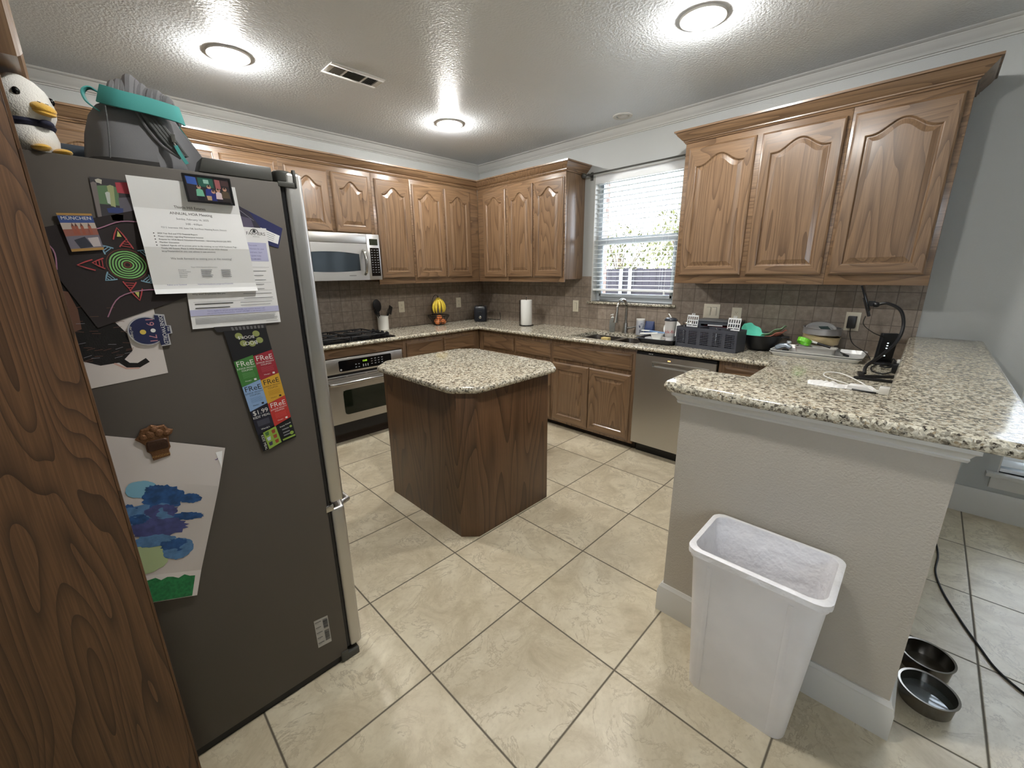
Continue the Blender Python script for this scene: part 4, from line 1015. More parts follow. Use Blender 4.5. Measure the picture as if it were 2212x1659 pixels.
sh.text(.785, .125, 'DISNEYWORLD', .0082, WHITE, 'L', -PI/2, .90).text(.905, .43, 'Walt', .0042, WHITE, 'L', -PI/2).text(.19, .36, 'the Original', .0046, C('cream', (220, 216, 200)), 'L', -PI/2)
sh.disc(.42, .52, .006, C('magnet_yellow', (206, 180, 84), .75)).disc(.62, .5, .005, WHITE)
sh.mb.build('print', sh.mats, t, flat=True)
# coupon booklet strip
sh = Sheet([(-3.400, 1.352), (-3.271, 1.350), (-3.271, 1.329), (-3.394, 1.337)], Y0 - .0006).base(C('strip_dark', (46, 44, 46), .75), .003)
for i in range(9): sh.rect(.30 + .075*i, .2, .345 + .075*i, .9, C('strip_grey', (104, 102, 104), .75))
sh.done('dark_magnet_strip', 'dark magnet strip peeking out below the insurance flyer', 'magnet')
sh = Sheet([(-3.379, 1.338), (-3.272, 1.338), (-3.237, .977), (-3.337, .958)], Y0 - .0030).base(C('coupon_black', (24, 24, 28), .75), .0012)
CO = {'g': (66, 122, 60), 'r': (150, 44, 56), 'b': (136, 166, 206), 'y': (206, 160, 56), 'R': (184, 54, 50), 'k': (26, 28, 44)}
CW, CK = C('coupon_white', (226, 226, 222), .75), C('coupon_ink', (34, 32, 36), .75)
GHO = C('ghost_green', (140, 148, 88), .75)
for u, v in ((.30, .045), (.72, .04), (.36, .105), (.56, .115), (.76, .095)): sh.disc(u, v, .009, GHO)
sh.text(.66, .05, 'BOOK$', .0085, CW, 'L', PI).text(.70, .095, 'BOO!', .0105, CW, 'L', PI)
for i, (k, tc) in enumerate((('g', 'W'), ('r', 'W'), ('b', 'K'), ('y', 'K'), ('k', 'W'), ('R', 'W'))):
    cI, rI = i % 2, i//2; u0, u1 = (.0, .49) if cI == 0 else (.49, 1.0); sk = -.0 if cI == 0 else -.03
    v0 = .20 + .205*rI + (.02 if cI == 0 else 0); v1 = v0 + .205
    sh.poly([(u0, v0 + .015), (u1, v0 - .015), (u1, v1 - .015), (u0, v1 + .015)], C('coupon_' + k, CO[k], .4))
    m = CW if tc == 'W' else CK; um = (u0 + u1)/2
    if k == 'k':
        sh.text(um, v0 + .055, '$1.99', .0135, CW, 'C').text(um, v0 + .085, "KIDS' MEAL", .0068, CW, 'C').rect(u0 + .08, v0 + .105, u1 - .08, v0 + .155, C('coupon_grey', (66, 66, 78), .75)).text(um, v0 + .19, "Wendy's", .005, CW, 'C')
    else:
        sh.text(um, v0 + .06, 'FReE', .0155, m, 'C').text(um, v0 + .083, 'JUNIOR FROSTY', .0046, m, 'C').text(um, v0 + .102, 'COUPON', .0046, m, 'C')
        lines(sh, u0 + .10, u1 - .07, v0 + .118, v0 + .155, 6, C('fine_' + k, tuple(min(255, q + 40) if tc == 'W' else q - 40 for q in CO[k]), .5), .0007, .1, i)
        sh.text(um - .05, v0 + .185, "Wendy's", .0034, m, 'C').rect(um + .10, v0 + .172, um + .16, v0 + .187, m)
LIM = C('coupon_lime', (140, 170, 70), .75); sh.poly([(.14, .845), (.52, .83), (.55, .985), (.17, 1.0)], LIM)
for i in range(6):
    u, v = .24 + .18*(i % 2) + .01*(i//2), .865 + .046*(i//2); c = ((70, 110, 60), (150, 70, 50), (190, 200, 214), (150, 70, 50), (70, 60, 90), (150, 70, 50))[i]
    sh.poly([(u - .055, v - .012), (u + .055, v - .016), (u + .04, v + .016), (u - .04, v + .018)], C('cup_%d%d' % (i, c[0]), c, .4))
sh.text(.07, .86, "KIDS' MEAL", .0070, CW, 'L', -PI/2).text(.62, .86, 'Frosty Friends', .0042, CW, 'L', .1).rect(.60, .965, .98, .98, LIM)
for v in (.885, .915, .94): sh.rect(.66, v - .006, .86, v + .004, INKG)
sh.disc(.90, .94, .006, LIM).disc(.92, .88, .004, LIM)
sh.done('coupon_booklet', 'unfolded strip of coloured coupons headed Boo! Books hanging on the refrigerator', 'coupons')
# blue painting and the bronze magnet holding it
sh = Sheet([(-3.79, 1.165), (-3.432, 1.004), (-3.572, .576), (-3.85, .69)], Y0 - .0008)
sh.bow = lambda u, v: .022*max(0, (u - .45)/.55)**2*(1 - abs(2*v - .55)*.8) + .012*max(0, v - .85)/.15
PNT = C('paint_blue', (48, 92, 150), .7, vary=(60, .55)); PNT2 = C('paint_blue_light', (92, 134, 180), .7, vary=(60, .7)); PNV = C('paint_violet', (78, 84, 138), .7, vary=(60, .7)); CYN = C('paint_cyan', (128, 180, 204), .8); GRN = C('paint_green', (36, 118, 66), .8, vary=(120, .6)); LGR = C('paint_pale_green', (176, 192, 146), .9)
sh.base(C('painting_paper', (206, 198, 194), .85), .0005, 14, 12)
def uv_of(x, z):
    u = v = .5
    for _ in range(30):
        p = sh.P(u, v); ex, ez = x - p[0], z - p[2]
        ux = (sh.q[1] - sh.q[0])*(1-v) + (sh.q[2] - sh.q[3])*v; vx = (sh.q[3] - sh.q[0])*(1-u) + (sh.q[2] - sh.q[1])*u
        d = ux.x*vx.y - ux.y*vx.x; u += (ex*vx.y - ez*vx.x)/d; v += (ux.x*ez - ux.y*ex)/d
    return u, v
def blob(x, z, a, b, m, seed, rough=.22, n=40, tilt=-.35):
    """painted patch with a ragged edge; a, b half sizes in metres"""
    r = random.Random(seed); d = sh.up() + .0006; pts = []
    for i in range(n):
        q = 1 + rough*(r.random() - .5); t_ = 2*PI*i/n; dx, dz = a*q*math.cos(t_), b*q*math.sin(t_)
        pts.append(uv_of(x + dx*math.cos(tilt) - dz*math.sin(tilt), z + dx*math.sin(tilt) + dz*math.cos(tilt)))
    c = sh.P(*uv_of(x, z), d); sh.mb.add([c] + [sh.P(u, v, d) for u, v in pts], [(0, 1 + i, 1 + (i+1) % n) for i in range(n)], sh.mat(m))
blob(-3.660, .745, .055, .045, LGR, 1, .1); blob(-3.628, .945, .032, .024, CYN, 2, .1)
blob(-3.588, .905, .045, .034, PNT, 3); blob(-3.628, .868, .060, .034, PNT2, 4); blob(-3.672, .885, .028, .030, PNT, 5); blob(-3.535, .883, .025, .014, PNT, 6); blob(-3.548, .832, .036, .012, PNT, 7, .3)
blob(-3.615, .825, .062, .030, PNV, 8); blob(-3.630, .790, .046, .018, PNT2, 13); blob(-3.600, .868, .035, .020, PNV, 9); blob(-3.586, .742, .034, .032, PNT2, 10, .1); blob(-3.592, .757, .032, .020, PNT, 11, .3); blob(-3.650, .865, .022, .014, PNT, 12); blob(-3.600, .935, .022, .012, PNT, 14, .4)
d = sh.up() + .0006
for i in range(23): sh.mb.add([sh.P(u, v, d) for u, v in ((i/24, .86 + .010*math.sin(i*2.3)), ((i+1)/24, .86 + .010*math.sin((i+1)*2.3)), ((i+1)/24, .995), (i/24, .995))], [(0, 1, 2, 3)], sh.mat(GRN))
sh.poly([(.945, .035), (.985, .02), (.998, .13)], PAPW); sh.text(.955, .075, 'J', .012, C('pen', (90, 70, 130)), 'L', -.5)
sh.done('blue_painting', 'curling painting of blue blobs above a green grass strip', 'painting')
BRZ = P('bronze', (112, 78, 52), .4, .55, bump=(260, .5, .004)); BRZD = P('bronze_dark', (64, 42, 30), .45, .4)
t = thing('bronze_magnet', 'bronze relief magnet with jeep grille holding up the blue painting', 'magnet', (-3.575, Y0 - .006, 1.018))
cl = [(-3.615, 1.083), (-3.606, 1.092), (-3.600, 1.106), (-3.588, 1.108), (-3.578, 1.114), (-3.566, 1.108), (-3.552, 1.108), (-3.546, 1.096), (-3.536, 1.090), (-3.540, 1.080), (-3.548, 1.074), (-3.550, 1.062), (-3.549, 1.044), (-3.554, 1.036), (-3.554, 1.020), (-3.590, 1.016), (-3.592, 1.036), (-3.598, 1.044), (-3.598, 1.062), (-3.604, 1.070)]
MB().loft([[(x, Y0 - .0022, z) for x, z in cl], [(x, Y0 - .006, z) for x, z in cl], [(-3.574 + (x + 3.574)*.9, Y0 - .0078, 1.065 + (z - 1.065)*.93) for x, z in cl]]).build('backing', BRZ, t, angle=20)
m = MB()
for x, z, rx, rz in ((-3.598, 1.084, .009, .008), (-3.584, 1.088, .010, .011), (-3.566, 1.088, .010, .011), (-3.551, 1.084, .009, .008), (-3.575, 1.100, .009, .007)): m.ell((x, Y0 - .0078, z), (rx, .004, rz), 12, 8)
m.build('relief', BRZ, t)
m = MB().loft([[(x, Y0 - .0078, z) for x, z in rrect(-3.596, -3.552, 1.043, 1.072, .006)], [(x, Y0 - .0105, z) for x, z in rrect(-3.594, -3.554, 1.045, 1.070, .006)]])
for i in range(5): m.box(-3.582 + .004*i, -3.580 + .004*i, Y0 - .0115, Y0 - .0105, 1.050, 1.064)
for x in (-3.589, -3.559): m.lathe([(.004, 0), (.004, .0015)], (x, Y0 - .0105, 1.057), 12, R=Matrix.Rotation(PI/2, 3, 'X'))
m.build('grille', BRZD, t)
m = MB(); put_text(m, 'KINGDOM', lambda dx, dy: (-3.5722 + dx, Y0 - .0083, 1.0235 + dy), .0056, 'C', 0); m.build('lettering', P('gold', (190, 150, 90), .35, .6), t, flat=True)
# serial label
sh = Sheet([(-3.276, .258), (-3.227, .252), (-3.226, .131), (-3.275, .136)], FYS - .0002).base(C('label_white', (176, 174, 170), .6), .0003)
for i in range(5): sh.rect(.05, .08 + .19*i, .48 - .05*(i % 2), .10 + .19*i, INK); sh.rect(.05, .13 + .19*i, .30, .145 + .19*i, INKG)
v = .07
r_ = random.Random(2)
while v < .86:
    hgt = r_.choice((.006, .010, .016))
    if not .40 < v < .47: sh.rect(.60, v, .94, v + hgt, INK)
    v += hgt + r_.choice((.006, .010))
sh.done('barcode_label', 'small barcode sticker low on the refrigerator side', 'label')

# ------------------------------------------------------------------ on top of the refrigerator
FT = 1.749
PLUSH = P('plush_white', (232, 230, 224), .95, sheen=.6, bump=(420, .6, .003)); PLY = P('plush_yellow', (222, 176, 72), .95, sheen=.5, bump=(500, .5, .002)); FELT = P('felt_navy', (40, 42, 62), .9, bump=(500, .4, .001))
px, py = -3.648, -2.680
t = thing('plush_bird', 'white plush seagull with yellow beak and navy scarf on the refrigerator', 'plush toy', (px, py, FT))
rings = []
prof = [(.004, 0), (.030, .003), (.041, .015), (.0435, .032), (.040, .048), (.036, .056), (.042, .064), (.048, .078), (.050, .094), (.047, .112), (.040, .128), (.028, .142), (.014, .151), (.002, .154)]
MB().lathe([(r*1.0, z) for r, z in prof], (px, py, FT), 32).build('body', PLUSH, t)
fdir = Vector((.62, -.78, 0)).normalized(); sd = Vector((-fdir.y, fdir.x, 0))
Rf = Matrix((fdir, sd, Vector((0, 0, 1)))).transposed()
Rt = Rf @ Matrix.Rotation(.35, 3, 'Y')
base = Vector((px, py, FT + .088)) + fdir*.046
bk = MB().ell(base, (.024, .021, .011), 18, 10, R=Rt).ell(base + Vector((0, 0, -.007)), (.023, .019, .007), 18, 8, R=Rt); bk.build('beak', PLY, t)
nb = MB()
for s_ in (-1, 1): nb.obox(base + fdir*.004 + sd*.007*s_ + Vector((0, 0, .0095)), (.010, .0012, .002), R=Rt)
nb.build('nostrils', BLK, t)
for s_ in (-1, 1):
    d = (fdir*.75 + sd*.66*s_).normalized(); MB().ell(Vector((px, py, FT + .110)) + d*.0458, (.0065, .0065, .008), 14, 8).build('eye', BLKG, t)
sc = MB().lathe([(.0365, .050), (.0405, .052), (.0435, .058), (.0425, .064), (.039, .066)], (px, py, FT), 30, cap0=False, cap1=False)
kn = Vector((px, py, FT + .054)) + (fdir*.2 - sd*.95).normalized()*.043
sc.ell(kn, (.008, .006, .007), 10, 8); sc.tube([kn, kn + Vector((.004, -.004, -.010)), kn + Vector((.002, -.004, -.022)), kn + Vector((-.004, -.003, -.030))], [.004, .005, .006, .007], 8)
sc.ell(Vector((px, py, FT + .058)) + fdir*.046, (.012, .013, .008), 12, 8, R=Rf); sc.build('scarf', FELT, t)
for s_ in (-1, 1): MB().ell(Vector((px, py, FT + .007)) + fdir*.044 + sd*.020*s_ + Vector((0, 0, .0012)), (.019, .014, .007), 14, 8, R=Rf).build('foot', PLY, t)
wb = MB()
for s_ in (-1, 1): wb.ell(Vector((px, py, FT + .038)) + sd*.041*s_ - fdir*.006, (.020, .007, .024), 14, 10, R=Rf)
wb.build('wings', PLUSH, t)
# flat dark case
t = thing('dark_case', 'dark blue-grey zip case lying flat behind the plush bird and backpack', 'case', (-3.60, -2.375, FT))
R = Matrix.Rotation(.05, 3, 'Z')
MB().prism([tuple((Vector((-3.60, -2.375, 0)) + R @ Vector((a, b, 0)))[:2]) for a, b in rrect(-.13, .13, -.09, .09, .03)], FT + .0005, FT + .078).build('shell', P('case_fabric', (58, 66, 76), .8), t, bevel=.012, seg=3)
MB().tube([tuple(Vector((-3.60, -2.375, 0)) + R @ Vector((a, b, FT + .04))) for a, b in rrect(-.1315, .1315, -.0915, .0915, .03)] , .0022, 6).build('zipper', BLK, t)
# backpack
GRY = P('bag_grey', (110, 110, 112), .8, bump=(700, .25, .0008), vary=(7, .85)); TEAL = P('bag_teal', (66, 146, 142), .75, bump=(900, .2, .0006)); GRYD = P('bag_mesh', (78, 80, 80), .7, bump=(300, .5, .002))
t = thing('backpack', 'small grey backpack with teal straps slumped on the refrigerator', 'bag', (-3.44, -2.62, FT))
def bag_ring(x0, x1, y0, y1, z, e=.55, sk=0., n=36):
    cx, cy, a, b = (x0+x1)/2, (y0+y1)/2, (x1-x0)/2, (y1-y0)/2; o = []
    for i in range(n):
        q = 2*PI*i/n; c, s_ = math.cos(q), math.sin(q)
        o.append((cx + a*math.copysign(abs(c)**e, c), cy + b*math.copysign(abs(s_)**e, s_), z + sk*c*a))
    return o
rg = [bag_ring(-3.562, -3.318, -2.722, -2.50, FT + .001), bag_ring(-3.570, -3.312, -2.727, -2.49, FT + .010), bag_ring(-3.566, -3.322, -2.724, -2.495, FT + .035), bag_ring(-3.558, -3.345, -2.718, -2.50, FT + .075, .6), bag_ring(-3.546, -3.366, -2.708, -2.51, FT + .110, .65), bag_ring(-3.530, -3.378, -2.692, -2.53, FT + .135, .75), bag_ring(-3.505, -3.395, -2.675, -2.55, FT + .152, .9), bag_ring(-3.48, -3.42, -2.655, -2.58, FT + .160, 1.)]
def bag_fit(p):
    f = min(1., max(0., (p[0] + 3.425)/.055)); f = f*f*(3 - 2*f)
    return (p[0], max(p[1], -2.727 + .080*f), p[2])
MB().loft([[bag_fit(p) for p in r] for r in rg]).build('body', GRY, t)
def strap(path, wd, th, up):
    """flat band along a path; up = vector across its width"""
    path = spline(path, 6); mb = MB(); up = Vector(up).normalized(); rings = []
    for i, p in enumerate(path):
        tg = (path[min(i+1, len(path)-1)] - path[max(i-1, 0)]).normalized(); nn = tg.cross(up).normalized(); u2 = nn.cross(tg).normalized()
        rings.append([p + u2*wd/2 + nn*th/2, p + u2*wd/2 - nn*th/2, p - u2*wd/2 - nn*th/2, p - u2*wd/2 + nn*th/2])
    return mb.loft(rings)
# gathered top: soft folds rising behind the teal band
fo = MB()
r_ = random.Random(4)
for i in range(11):
    x = -3.492 + .0098*i; zt = FT + .196 - .0042*abs(i - 3) + r_.uniform(-.004, .004); r0 = r_.uniform(.010, .014)
    fo.tube(spline([(x - .014, -2.692, FT + .125), (x - .004, -2.690, FT + .160), (x + .006, -2.66, zt), (x + .016, -2.625, zt - .012), (x + .026, -2.59, FT + .140)], 5), [r0]*21, 10)
fo.build('gathered_top', GRY, t)
strap([(-3.522, -2.698, FT + .146), (-3.49, -2.722, FT + .136), (-3.44, -2.728, FT + .132), (-3.39, -2.722, FT + .128), (-3.372, -2.700, FT + .130)], .040, .004, (0, .25, 1)).build('teal_band', TEAL, t, bevel=.0008)
strap([(-3.505, -2.655, FT + .152), (-3.530, -2.660, FT + .163), (-3.545, -2.668, FT + .150), (-3.542, -2.676, FT + .128), (-3.525, -2.690, FT + .110)], .020, .003, (.3, 1, .1)).build('carry_loop', TEAL, t, bevel=.0006)
MB().loft([[(-3.50, -2.70, FT + .150), (-3.468, -2.69, FT + .170), (-3.466, -2.70, FT + .145)], [(-3.50, -2.69, FT + .150), (-3.468, -2.68, FT + .170), (-3.466, -2.69, FT + .145)]]).build('teal_tab', TEAL, t)
pk = MB()
for i in range(4):
    o = .008*i
    pk.tube(spline([(-3.452 + o, -2.7135, FT + .118), (-3.436 + o, -2.7195, FT + .085), (-3.418 + o, -2.7225, FT + .055), (-3.396 + o*.6, -2.7235, FT + .032)], 5), .0048, 8)
pk.build('mesh_pocket', GRYD, t)
MB().tube(spline([(-3.462, -2.712, FT + .118), (-3.450, -2.7195, FT + .085), (-3.428, -2.7245, FT + .050), (-3.396, -2.7255, FT + .026)], 6), .003, 6).build('piping', GRY, t)
MB().box(-3.408, -3.400, -2.733, -2.727, FT + .060, FT + .078).tube([(-3.404, -2.730, FT + .060), (-3.402, -2.731, FT + .052)], .002, 6).build('zip_pull', CHROME, t)
strap([(-3.402, -2.731, FT + .054), (-3.396, -2.733, FT + .035), (-3.386, -2.734, FT + .014)], .008, .002, (1, 0, .2)).build('pull_ribbon', TEAL, t)
strap([(-3.372, -2.640, FT + .120), (-3.345, -2.625, FT + .080), (-3.315, -2.61, FT + .030), (-3.300, -2.60, FT + .004)], .014, .004, (.2, 1, .2)).build('shoulder_strap', TEAL, t)
MB().tube(spline([(-3.516, -2.7135, FT + .118), (-3.520, -2.7195, FT + .075), (-3.526, -2.7265, FT + .030), (-3.530, -2.728, FT + .006)], 6), .0018, 6).build('seam', GRYD, t)

# ------------------------------------------------------------------ counter: cooktop side
CT = .9145
t = thing('utensil_crock', 'white ceramic utensil crock beside the cooktop', 'crock', (-1.485, -.088, CT))
MB().lathe([(.050, 0), (.055, .004), (.057, .135), (.060, .142), (.060, .148), (.055, .148), (.052, .140), (.050, .010)], (-1.485, -.088, CT), 32).build('pot', WHITE, t)
def utensil(name, label, p0, p1, head):
    m = thing(name, label, 'utensil', p0, 'black kitchen utensils in the crock')
    MB().tube([p0, p1], [.005, .006], 8).build('handle', BLK, m)
    hb = MB(); d = (Vector(p1) - Vector(p0)).normalized(); R = d.to_track_quat('Z', 'X').to_matrix(); c = Vector(p1)
    if head == 'spoon': hb.ell(c + d*.055, (.045, .008, .065), 16, 10, R=Matrix.Rotation(.7, 3, 'Z') @ R)
    elif head == 'ladle': hb.lathe([(.004, -.020), (.025, -.016), (.038, 0), (.040, .012), (.037, .012), (.034, .0), (.020, -.012)], c + d*.02, 18, R=Matrix.Rotation(1.1, 3, 'Y') @ Matrix.Rotation(.4, 3, 'X'))
    elif head == 'turner': hb.obox(c + d*.04, (.062, .005, .085), R=Matrix.Rotation(.8, 3, 'Z') @ R)
    else:
        hb.obox(c + d*.01, (.02, .005, .03), R=R)
        for k in range(3): hb.obox(c + d*.04 + R @ Vector((.014*(k-1), 0, 0)), (.006, .005, .045), R=R)
    hb.build('head', BLK, m, bevel=.0015)
utensil('serving_spoon', 'tallest black serving spoon in the crock', (-1.495, -.085, CT + .012), (-1.515, -.065, CT + .20), 'spoon')
utensil('ladle', 'black ladle leaning left out of the crock', (-1.480, -.085, CT + .012), (-1.555, -.11, CT + .175), 'ladle')
utensil('spatula', 'black spatula leaning right out of the crock', (-1.500, -.090, CT + .012), (-1.425, -.115, CT + .17), 'turner')
utensil('pasta_fork', 'black slotted pasta fork leaning right at the crock rim', (-1.495, -.10, CT + .012), (-1.445, -.125, CT + .155), 'fork')
WIRE = P('black_wire', (24, 22, 21), .4, .6)
bx, by = -.835, -.175
t = thing('fruit_basket', 'black wire fruit basket with a banana hook', 'basket', (bx, by, CT))
m = MB()
for i in range(24):
    a = 2*PI*i/24; c, s_ = math.cos(a), math.sin(a)
    m.tube([(bx + .06*c, by + .06*s_, CT + .004), (bx + .085*c, by + .085*s_, CT + .05), (bx + .122*c, by + .122*s_, CT + .105)], .0016, 5)
for r, z in ((.06, .004), (.075, .033), (.092, .060), (.107, .083)): m.tube([(bx + r*math.cos(2*PI*i/36), by + r*math.sin(2*PI*i/36), CT + z) for i in range(37)], .0018, 5)
m.build('wire_bowl', WIRE, t)
MB().tube([(bx + .122*math.cos(2*PI*i/36), by + .122*math.sin(2*PI*i/36), CT + .107) for i in range(37)], .0042, 8).build('rim', WIRE, t)
m = MB().tube([(bx + .06, by, CT + .004), (bx - .06, by, CT + .004)], .002, 6)
m.tube(spline([(bx, by + .115, CT + .10), (bx, by + .125, CT + .18), (bx, by + .10, CT + .29), (bx, by + .04, CT + .335), (bx, by, CT + .325), (bx, by - .012, CT + .312)], 6), .003, 8); m.build('banana_hook', WIRE, t)
BAN = N('banana_peel'); _z = BAN.n('SeparateXYZ', {0: BAN.n('NewGeometry').outputs['Position']}).outputs[2]
_nz = BAN.n('TexNoise', {'Vector': BAN.pos(), 'Scale': 120., 'Detail': 2.}).outputs[0]
BAN.link(BAN.mix(BAN.ramp(_nz, [(.62, (0, 0, 0, 1)), (.70, (1, 1, 1, 1))]), lin((214, 188, 62)), lin((140, 108, 40))), 'Base Color'); BAN.b.inputs['Roughness'].default_value = .5
BTIP = C('banana_tip', (60, 46, 26), .8)
bt = thing('banana_bunch', 'bunch of yellow bananas hanging on the basket hook', 'bananas', (bx, by, CT + .13))
MB().tube([(bx, by - .004, CT + .300), (bx, by - .006, CT + .318)], [.009, .006], 8).build('crown_stem', BTIP, bt)
for i, a in enumerate((-3.0, -2.45, -1.85, -1.25, -.5)):
    c, s_ = math.cos(a), math.sin(a); pts = []
    for j in range(13):
        q = j/12; rr = .010 + .078*math.sin(q*PI*.66)*(1.0 - .22*q); pts.append((bx + rr*c, by - .006 + rr*s_*.75, CT + .305 - .165*q))
    b = MB().tube(pts, [.006, .009, .013, .0148, .0155, .016, .016, .0158, .015, .0138, .012, .008, .005], 8).build('banana', BAN.m, bt, angle=60)
    MB().ell(pts[-1], (.005, .005, .006), 8, 6).build('tip', BTIP, b)
ORG = P('orange_peel', (206, 122, 70), .45, bump=(500, .25, .001)); 
for i, (dx, dy, dz, l) in enumerate(((-.038, -.030, .037, 'orange fruit at the left of the wire basket, facing the room'), (.036, -.034, .037, 'orange fruit at the right of the wire basket, facing the room'), (.0, .040, .037, 'orange fruit low at the back of the wire basket'), (.0, -.010, .083, 'orange fruit on top of the others in the wire basket'))):
    o = MB().ell((bx + dx, by + dy, CT + dz), (.033, .033, .031), 18, 12).build('orange', ORG); tag(o, l, 'fruit', 'oranges in the wire basket')
# toaster
tx_, ty_ = -.255, -.245; R = Matrix.Rotation(PI/4, 3, 'Z')
t = thing('toaster', 'small black toaster in the counter corner', 'toaster', (tx_, ty_, CT))
def tpt(a, b, z): return tuple(Vector((tx_, ty_, CT + z)) + R @ Vector((a, b, 0)))
MB().loft([[tpt(a, b, z) for a, b in rrect(-.125, .125, -.075, .075, .03)] for z in (.012,)] + [[tpt(a*s_, b*s_, z) for a, b in rrect(-.125, .125, -.075, .075, .03)] for s_, z in ((1, .150), (.97, .172), (.90, .182))]).build('body', P('toaster_black', (26, 28, 34), .3), t)
MB().loft([[tpt(a, b, z) for a, b in rrect(-.115, .115, -.065, .065, .02)] for z in (0, .012)]).build('base', BLK, t)
m = MB()
for o in (-.028, .028): m.obox(tpt(0, o, .1828), (.17, .026, .0016), R=R)
m.build('slots', CHROME, t)
m = MB().obox(tpt(-.131, 0, .115), (.014, .04, .014), R=R); m.build('lever', BLK, t, bevel=.003)
MB().lathe([(.017, 0), (.016, .010), (.012, .012)], tpt(-.1245, 0, .055), 18, R=R @ Matrix.Rotation(-PI/2, 3, 'Y')).build('dial', CHROME, t)
MB().tube(spline([(-.170, -.165, CT + .02), (-.10, -.20, CT + .005), (-.07, -.33, CT + .004), (-.035, -.36, CT + .01), (-.02, -.34, CT + .09)], 7), .0035, 8).build('cord', RUBBER, t)
# paper towels
ptx, pty = -.25, -1.005
t = thing('paper_towel_holder', 'black wire paper towel stand on the counter', 'paper towel holder', (ptx, pty, CT))
m = MB().tube([(ptx + .075*math.cos(2*PI*i/32), pty + .075*math.sin(2*PI*i/32), CT + .004) for i in range(33)], .0038, 8)
for a in (0, PI/2): m.tube([(ptx - .075*math.cos(a), pty - .075*math.sin(a), CT + .004), (ptx + .075*math.cos(a), pty + .075*math.sin(a), CT + .004)], .003, 6)
m.build('base', WIRE, t)
MB().tube([(ptx, pty, CT + .004), (ptx, pty, CT + .305)], .004, 8).ell((ptx, pty, CT + .308), (.008, .008, .008), 10, 8).build('spindle', WIRE, t)
MB().tube([(ptx - .062, pty + .045, CT + .004), (ptx - .062, pty + .045, CT + .275)], .003, 8).tube([(ptx - .012, pty + .078, CT + .004), (ptx - .012, pty + .078, CT + .275)], .003, 8).tube([(ptx - .062, pty + .045, CT + .275), (ptx - .012, pty + .078, CT + .275)], .003, 8).build('side_arm', WIRE, t)
tag(MB().lathe([(.019, .010), (.060, .010), (.062, .014), (.062, .276), (.060, .280), (.019, .280)], (ptx, pty, CT), 36, cap0=False, cap1=False).loft([[(ptx + .019*math.cos(2*PI*i/20), pty + .019*math.sin(2*PI*i/20), CT + z) for i in range(20)] for z in (.010, .280)], False, False).build('paper_towel_roll', P('towel_paper', (222, 222, 218), .9, bump=(260, .3, .001))), 'white roll of paper towels on its wire stand', 'paper towels')

# outlets and switches
def plate(name, label, cat, wall, c, wd=.072, ht=.118, kind='outlet'):
    """wall 'b' = back wall (faces -y), 'r' = right wall (faces -x)"""
    T = (lambda a, n, z: (c[0] + a, -.008 - n, c[1] + z)) if wall == 'b' else (lambda a, n, z: (-.008 - n, c[0] - a, c[1] + z))
    t = thing(name, label, cat, T(0, .002, -ht/2), 'ivory wall plates on the backsplash')
    def bx(mb, a0, a1, n0, n1, z0, z1): p, q = T(a0, n0, z0), T(a1, n1, z1); mb.box(p[0], q[0], p[1], q[1], p[2], q[2]); return mb
    bx(MB(), -wd/2, wd/2, 0, .006, -ht/2, ht/2).build('cover_plate', IVORY, t, bevel=.002)
    if kind == 'outlet':
        for z in (-.020, .020):
            r = bx(MB(), -.017, .017, .006, .0085, z - .014, z + .014).build('receptacle', IVORY, t, bevel=.0012)
            sl = MB()
            for a in (-.006, .006): bx(sl, a - .001, a + .001, .0085, .0088, z - .002, z + .006)
            bx(sl, -.002, .002, .0085, .0088, z - .009, z - .005); sl.build('slots', BLK, r)
    else:
        k = 2 if wd > .1 else 1
        for i in range(k):
            a = (i - (k - 1)/2)*.046; bx(MB(), a - .016, a + .016, .006, .010, -.033, .033).build('rocker', IVORY, t, bevel=.002)
            m = MB(); bx(m, a + .016, a + .0175, .006, .0066, -.034, .034); bx(m, a - .017, a + .017, .006, .0066, .033, .0345); m.build('rocker_gap', GREYD, t)
    return t
plate('wall_outlet', 'ivory outlet right of the utensil crock', 'outlet', 'b', (-1.207, 1.134))
plate('wall_outlet', 'ivory outlet between the bananas and the toaster', 'outlet', 'b', (-.41, 1.136))
plate('wall_switch', 'ivory switch plate left of the sink window, right of the paper towels', 'switch', 'r', (-1.495, 1.137), kind='switch')
plate('wall_switch', 'wide double ivory switch plate right of the sink window', 'switch', 'r', (-2.875, 1.158), wd=.128, kind='switch')
plate('wall_outlet', 'ivory outlet just right of the double switch plate', 'outlet', 'r', (-3.067, 1.138))
plate('wall_outlet', 'ivory outlet behind the black plug-in charger', 'outlet', 'r', (-3.795, 1.140), wd=.080, ht=.125)
t = thing('charger', 'black plug-in charger in the outlet near the phone holder', 'charger', (-.04, -3.795, 1.10))
MB().box(-.060, -.0172, -3.818, -3.772, 1.098, 1.178).build('body', BLK, t, bevel=.004)
MB().tube(spline([(-.04, -3.795, 1.098), (-.045, -3.80, 1.05), (-.09, -3.83, 1.00), (-.17, -3.91, .96), (-.22, -3.94, .930)], 7), .0025, 8).build('cable', RUBBER, t)

